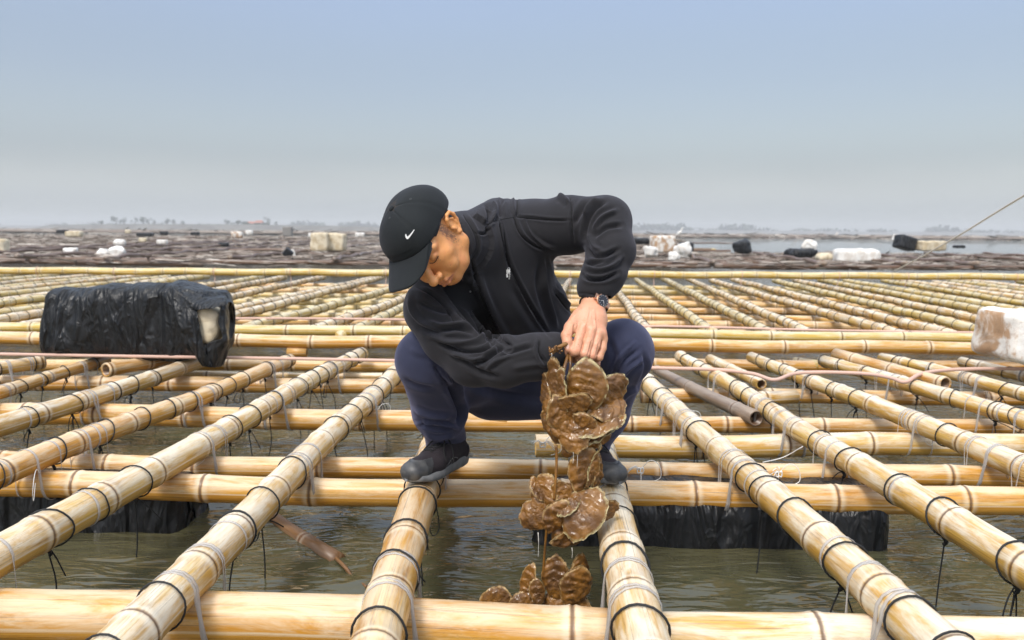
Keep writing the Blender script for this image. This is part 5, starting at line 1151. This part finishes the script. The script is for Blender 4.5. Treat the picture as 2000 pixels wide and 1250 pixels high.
# ---- shoes
def shoe(toe, heel, zs, lab, mir):
    d = toe-heel; d[2] = 0; d = unit(d); Ln = .275; s_ = np.cross(d, A3(0, 0, 1)); org = np.array([heel[0], heel[1], zs])-d*.02
    T = lambda P: org+np.asarray(P)[..., 0:1]*s_+np.asarray(P)[..., 1:2]*d+np.asarray(P)[..., 2:3]*A3(0, 0, 1)
    root = empty('shoe', org+d*.12, lab, 'shoe', 'pair of charcoal shoes')
    def hw(t): return np.interp(t, [0, .04, .15, .4, .65, .8, .92, .97, 1], [.016, .027, .034, .034, .046, .047, .036, .022, .006])
    ts = np.concatenate([np.linspace(0, .1, 6), np.linspace(.14, .88, 24), np.linspace(.9, 1, 8)]); V, Fc = [], []; K = 16
    for t in ts:
        w = hw(t); h = np.interp(t, [0, .3, .6, .8, .95, 1], [.048, .040, .030, .028, .036, .042]); b = np.interp(t, [0, .1, .7, 1], [.006, 0, 0, .014])
        for k in range(K):
            a = k*2*math.pi/K; x = w*np.sign(math.cos(a))*abs(math.cos(a))**.45; z = b+(h-b)/2+(h-b)/2*np.sign(math.sin(a))*abs(math.sin(a))**.6
            x *= 1+.05*(z < .012)-.03*math.sin(t*60)*(abs(math.cos(a)) > .5); V.append((x+mir*.006*math.sin(t*math.pi), t*Ln, z))
    for j in range(len(ts)-1): Fc += [(j*K+i, j*K+(i+1) % K, (j+1)*K+(i+1) % K, (j+1)*K+i) for i in range(K)]
    Fc += [tuple(range(K)), tuple(range((len(ts)-1)*K, len(ts)*K))[::-1]]
    mesh('sole', T(np.array(V)), Fc, M_SHOEG, root)
    f = Field((-.07, -.02, .0), (.07, .30, .16), .0026); o = mir*.004
    f.chain([((o, .04, .045), .031), ((o, .10, .045), .033), ((o*1.5, .17, .040), .038), ((o, .225, .036), .033), ((o*.5, .245, .033), .027)], .02, flat=((0, 0, 1), 1.12))
    f.chain([((o, .040, .050), .029), ((o, .045, .066), .029)], .02); f.chain([((o, .075, .058), .028), ((o, .15, .057), .025)], .02)
    f.ell((o*.5, .252, .036), (.032, .022, .022), k=.012)
    f.cap((o, .055, .10), (o, .058, .17), .026, .030, .003, 's')
    V, Fq = f.surface(); V = smoothv(V, Fq, 1); zc = V[:, 2]; N = vnormals(V, Fq)
    for y_ in (.105, .125, .145, .165): V += N*(-.0008*np.exp(-((V[:, 1]-y_)/.0022)**2)*(zc > .05))[:, None]
    V += N*(.0022*((V[:, 1] > .228) | (V[:, 1] < .035))*(zc < .062))[:, None]     # toe and heel caps
    V += N*(.0016*(np.abs(V[:, 1]-.15-(zc-.05)*.9) < .012)*(zc < .075))[:, None]
    q = V[Fq].mean(1); mcap = (q[:, 1]+(q[:, 2]-.05)*.5 > .205) & (q[:, 2] < .066)
    mesh('upper', T(V), Fq[~mcap], M_SHOE, root); mesh('toe_cap', T(V), Fq[mcap], M_SHOET, root)
    bv = BVHTree.FromPolygons(V.tolist(), Fq.tolist()); parts = []
    def top(x, y):
        h = bv.ray_cast(Vector((x, y, .2)), Vector((0, 0, -1))); return np.array(h[0]) if h[0] else A3(x, y, .07)
    for i, y_ in enumerate((.110, .126, .142, .158, .174)):
        parts.append(tube([top(o-.016, y_)+A3(0, 0, .001), top(o, y_+.005)+A3(0, 0, .0025), top(o+.016, y_+.010)+A3(0, 0, .001)], .0022, 5)); parts.append(tube([top(o+.016, y_)+A3(0, 0, .001), top(o, y_+.005)+A3(0, 0, .003), top(o-.016, y_+.010)+A3(0, 0, .001)], .0022, 5))
    for s in (-1, 1):
        a = top(o, .108)+A3(0, 0, .004); parts.append(tube(catmull([a, a+A3(s*.025, .01, .008), a+A3(s*.045, .015, -.025), a+A3(s*.046, .02, -.055), a+A3(s*.030, .015, -.03), a], 5), .0020, 5))
        parts.append(tube(catmull([a, a+A3(s*.018, .02, .004), a+A3(s*.034, .045, -.02), a+A3(s*.048, .05, -.045)], 5), .0020, 5))
    V, Fc = joinp(parts); mesh('laces', T(V), Fc, M_LACE, root)
    parts = []
    for s in (-1, 1):
        P = [(o+s*.0335, .09+.012*k, .040+.006*math.sin(k*.9)) for k in range(6)]
        Q = []
        for p in P:
            h = bv.ray_cast(Vector((s*.08, p[1], p[2])), Vector((-s, 0, 0))); Q.append(np.array(h[0])+A3(s*.0006, 0, 0) if h[0] else np.array(p))
        parts.append(tube(catmull(Q, 3), .0012, 4))
    V, Fc = joinp(parts); mesh('side_trim', T(V), Fc, M_SHOEG, root)
    V, Fc = disc(T(A3(o, .047, .055)), A3(0, 0, 1), .026, .05, 20, [(.025, 0), (.025, .03), (.025, .06)]); mesh('sock', V, Fc, M_LACE, root)
zt = ZL+.0515
shoe(G(822, 938, zt), G(898, 905, zt), zt, 'charcoal shoe with grey sole on the pole left of the hanging oysters', -1)
shoe(G(1194, 945, zt), G(1128, 905, zt), zt, 'charcoal shoe half hidden behind the hanging oysters, on the pole to their right', 1)
# ------------------------------------------------------------------ the string of muddy oysters
def mud_mat(name, c1, c2, edge, rough):
    m = M(name, rough, c1); o = m.obj(); n = m.noise(o, 16, 5, .65, .8); f = m.noise(o, 75, 4, .7); m.b.inputs['Coat Weight'].default_value = .45; m.b.inputs['Coat Roughness'].default_value = .09
    c = m.mix(m.step(n, .35, .65), c1, c2); c = m.mix(m.math('MULTIPLY', m.step(f, .6, .72), .5), c, (.05, .025, .01)); e = m.attr('edge')
    c = m.mix(m.math('MULTIPLY', e, m.step(f, .38, .55)), c, edge); m.col(c); m.rgh(m.step(n, .3, .7, rough, rough+.25))
    m.bump(m.math('ADD', m.math('MULTIPLY', n, .7), m.math('MULTIPLY', f, .5)), .95, .006); return m.m
M_MUD = mud_mat('wet_brown_mud', (.250, .108, .014), (.095, .038, .005), (.50, .34, .15), .42)
M_MUDE = mud_mat('wet_brown_mud_green_edge', (.260, .115, .016), (.105, .042, .006), (.58, .50, .26), .42)
YO = 1.83
ostr = empty('oyster_string', W(1108, 700, YO), 'string of three wet muddy oyster clumps held up in front of the squatting person', 'oyster string', None)
def strand(P, r, mat=None, name='rope', fuzz=0):
    V, Fc = tube(catmull(P, 8), r, 7); V = V+vnoise(V, 300)[:, None]*fuzz*unit(A3(1, 1, 1)); return mesh(name, V, Fc, mat or M_MUD, ostr)
def oyster(px, py, Y, L_, Wd, ang, tilt=0, yaw=0, seed=0, mat=None, dome=.30, ridges=6):
    """cupped shell; ang = direction of its broad lip in the picture (deg, 0 right, 90 up); tilt/yaw turn its face away"""
    g = np.random.default_rng(seed); nr, nt2 = 24, 60; Fc = []; p1, p2, p3 = g.uniform(0, 6, 3)
    a = math.radians(ang); e1 = unit(RI*math.cos(a)+UP*math.sin(a)); e3 = -fwd; e2 = np.cross(e3, e1)
    Rm = np.array(Matrix.Rotation(math.radians(tilt), 3, Vector(e2)) @ Matrix.Rotation(math.radians(yaw), 3, Vector(e1))); e1, e2, e3 = Rm@e1, Rm@e2, Rm@e3
    L = L_/F*Y; Wm = Wd/F*Y/2; dome *= .55
    r = np.repeat(np.linspace(0, 1, nr+1), nt2); th = np.tile(np.arange(nt2)*2*math.pi/nt2, nr+1); c, s_ = np.cos(th), np.sin(th)
    en = np.stack([c*1.2, s_*1.2, r*0+seed], -1); jag = 1+r*(.09*vnoise(en, 1.3, seed)+.05*vnoise(en, 3.1, seed+1))+(r > .8)*.075*vnoise(en, 8, seed+2)*(r-.8)*5
    u, v = c*r*jag, s_*r*jag; wt = .60+.40*np.sin((u+1)/2*math.pi*.72+.2); bend = .18*math.sin(p3)*(u+.3)**2
    x = (u*.5+.06)*L; y = (v+bend)*Wm*wt*1.06
    rg = np.hypot(u+1.0, v*.75)/2*ridges+.25*vnoise(np.stack([u, v, u*0], -1), 2.2, seed); fr = rg-np.floor(rg); terr = np.where(fr < .82, fr/.82, (1-fr)/.18)
    top = (1-r**2.4)**.7*dome*Wm*1.5+.0042*terr*np.clip(r*2, .3, 1)*np.where(r < .97, 1, .3)
    curl = .0060*vnoise(en, 1.6, seed+5)*r**3+.10*Wm*np.sin(2*th+p2)*r*r*.8
    zt_ = top+curl; zb = -(1-r**2)**.6*dome*Wm*.9+curl-.0012
    V = np.vstack([np.stack([x, y, zt_], -1), np.stack([x, y, zb], -1)]); E = np.tile(np.clip((r-.88)/.12, 0, 1), 2)
    n0 = (nr+1)*nt2; V += (.0024*fbm(V+seed, 80, 3, seed))[:, None]*A3(.35, .35, 1); V[:, 2] += .0009*vnoise(V, 420, seed)
    for s in (0, 1):
        for i in range(nr):
            for j in range(nt2):
                q = [s*n0+i*nt2+j, s*n0+i*nt2+(j+1) % nt2, s*n0+(i+1)*nt2+(j+1) % nt2, s*n0+(i+1)*nt2+j]; Fc.append(tuple(q if s else q[::-1]))
    for j in range(nt2): Fc.append((nr*nt2+j, nr*nt2+(j+1) % nt2, n0+nr*nt2+(j+1) % nt2, n0+nr*nt2+j))
    Vw = W(px, py, Y)+V[:, 0:1]*e1+V[:, 1:2]*e2+V[:, 2:3]*e3
    return mesh('oyster', Vw, Fc, mat or M_MUD, ostr, attrs=dict(edge=E))
O = oyster
# upper clump
O(1146, 762, YO-.012, 112, 82, 83, -12, -8, 1, M_MUDE, .42, 7)
O(1188, 768, YO+.012, 88, 68, 55, 10, 30, 2, M_MUDE, .3, 6)
O(1086, 762, YO+.004, 122, 42, 97, -8, -38, 3, M_MUD, .30, 5)
O(1068, 780, YO+.018, 104, 34, 96, 10, -62, 4, M_MUD, .28, 5)
O(1112, 792, YO-.028, 88, 54, 20, -20, 25, 5, M_MUD, .36, 5)
O(1182, 800, YO-.004, 88, 58, 14, 20, -42, 6, M_MUD, .3, 5)
O(1165, 832, YO-.020, 112, 56, 22, 12, -50, 7, M_MUDE, .34, 6)
O(1120, 838, YO-.020, 90, 66, 260, -10, 15, 8, M_MUD, .38, 4)
O(1098, 812, YO-.016, 86, 60, 120, -15, 10, 9, M_MUD, .45, 4)
O(1150, 858, YO-.004, 92, 50, 12, 25, 30, 10, M_MUD, .36, 5)
O(1084, 835, YO+.01, 80, 48, 110, 0, -30, 20, M_MUD, .4, 4)
O(1100, 770, YO-.022, 104, 26, 96, -4, -50, 40, M_MUDE, .2, 5)
O(1176, 850, YO-.012, 92, 22, 30, 20, -60, 41, M_MUDE, .2, 5)
O(1140, 820, YO-.034, 60, 36, -30, 10, 30, 42, M_MUD, .5, 3)
# middle clump
O(1138, 922, YO-.008, 96, 62, 76, -10, 14, 11, M_MUD, .26, 5)
O(1166, 930, YO+.010, 84, 34, 84, -8, 58, 12, M_MUD, .26, 5)
O(1135, 1010, YO-.030, 122, 84, 62, 12, -22, 13, M_MUDE, .40, 6)
O(1172, 1002, YO-.006, 78, 56, 30, 12, 36, 14, M_MUD, .34, 5)
O(1064, 972, YO-.004, 88, 62, 75, -10, -32, 15, M_MUD, .42, 5)
O(1052, 1003, YO-.006, 78, 60, 200, 12, 8, 16, M_MUD, .5, 4)
O(1084, 1010, YO-.022, 84, 52, 60, -20, 10, 17, M_MUD, .5, 4)
O(1112, 1046, YO-.014, 108, 46, 12, 35, 18, 18, M_MUD, .4, 4)
O(1098, 968, YO-.016, 66, 40, 100, -10, 12, 19, M_MUD, .4, 4)
O(1156, 918, YO-.010, 100, 20, 74, -4, 55, 43, M_MUDE, .2, 5)
O(1110, 990, YO-.034, 70, 34, 40, 25, -40, 44, M_MUDE, .3, 4)
O(1050, 960, YO-.014, 56, 26, 118, 10, 40, 45, M_MUD, .3, 4)
O(1150, 1032, YO-.026, 84, 22, 30, 30, -55, 46, M_MUDE, .2, 4)
# lower clump, half behind the nearest crossbar
O(1084, 1134, YO-.004, 106, 54, 92, -5, -12, 21, M_MUD, .3, 6)
O(1122, 1150, YO-.012, 96, 66, 70, -10, 12, 22, M_MUD, .4, 6)
O(1130, 1122, YO+.014, 84, 44, 78, -5, 32, 23, M_MUD, .34, 5)
O(1030, 1142, YO+.006, 84, 34, 76, -8, -24, 24, M_MUD, .34, 5)
O(980, 1172, YO+.010, 76, 56, 165, 10, -8, 25, M_MUD, .4, 5)
O(1050, 1160, YO-.010, 58, 32, 95, 0, 5, 26, M_MUD, .5, 4)
O(1018, 1182, YO, 74, 52, 20, 0, 5, 27, M_MUD, .45, 4)
O(1100, 1190, YO, 110, 70, 10, 0, 5, 28, M_MUD, .45, 4)
# mud that glues the shells together
def lump(pts, sd):
    P = [W(x, y, Y) for x, y, Y, r in pts]; lo = np.min(P, 0)-.06; hi = np.max(P, 0)+.06; f = Field(lo, hi, .0028)
    for p, (x, y, Y, r) in zip(P, pts): f.ell(p, (r, r*.8, r*1.1), k=.014)
    V, Fq = f.surface(); N = vnormals(V, Fq); V = V+N*(.004*fbm(V, 55, 3, sd)+.0016*vnoise(V, 260, sd))[:, None]; mesh('mud_lump', V, Fq, M_MUD, ostr, attrs=dict(edge=np.zeros(len(V))))
lump([(1090, 800, YO, .026), (1102, 835, YO-.008, .030), (1120, 862, YO, .026), (1150, 850, YO, .028), (1140, 810, YO+.01, .03), (1075, 790, YO+.01, .018), (1108, 882, YO, .014)], 1)
lump([(1058, 985, YO, .024), (1050, 1008, YO, .022), (1080, 1010, YO, .026), (1120, 1010, YO+.005, .030), (1150, 1000, YO+.01, .024), (1095, 1045, YO, .022), (1110, 960, YO+.005, .020)], 2)
lump([(1040, 1180, YO+.01, .022), (1080, 1180, YO+.01, .026), (1115, 1180, YO+.01, .026), (1000, 1186, YO+.01, .016)], 3)
# ropes
strand([W(1111, 690, 1.845), W(1104, 712, 1.82), W(1099, 735, 1.81), W(1103, 755, 1.812), W(1109, 772, 1.82)], .0042, fuzz=.001)
strand([W(1113, 690, 1.845), W(1114, 715, 1.825), W(1110, 745, 1.822), W(1112, 785, 1.825)], .0036, fuzz=.001)
strand([W(1118, 682, 1.85), W(1108, 672, 1.835), W(1094, 677, 1.825), W(1084, 684, 1.82), W(1077, 690, 1.82)], .0050, fuzz=.002)
strand([W(1086, 870, 1.80), W(1087, 905, 1.80), W(1084, 950, 1.795), W(1082, 975, 1.80)], .0034, fuzz=.001)
strand([W(1074, 992, 1.80), W(1068, 1030, 1.81), W(1064, 1075, 1.82), W(1060, 1130, 1.825)], .0030, fuzz=.001)
V = []; parts = []
g = np.random.default_rng(4)
for (x, y, n) in ((1088, 680, 26), (1080, 686, 26)):
    for k in range(n):
        p = W(x+g.normal(0, 5), y+g.normal(0, 2.4), 1.82+g.normal(0, .004)); parts.append(boxp(p, g.uniform(.002, .005, 3), rotm(*g.uniform(0, 6, 3))))
V, Fc = joinp(parts); tag(mesh('mud_crumbs', V, Fc, M_MUD, ostr, attrs=dict(edge=np.zeros(len(V)))), kind='stuff')
dr = M('slimy_water_thread', .1, (.75, .72, .66)); dr.b.inputs['Alpha'].default_value = .75
parts = [tube(catmull([W(x, y0, 1.79), W(x+1, (y0+y1)/2, 1.79), W(x, y1, 1.79)], 5), [.0012]*4+[.0006]*7, 5) for x, y0, y1 in ((1119, 876, 905), (1127, 876, 912), (1051, 1040, 1088), (1117, 1070, 1090), (1077, 690, 697))]
V, Fc = joinp(parts); mesh('water_drips', V, Fc, dr.m, ostr)
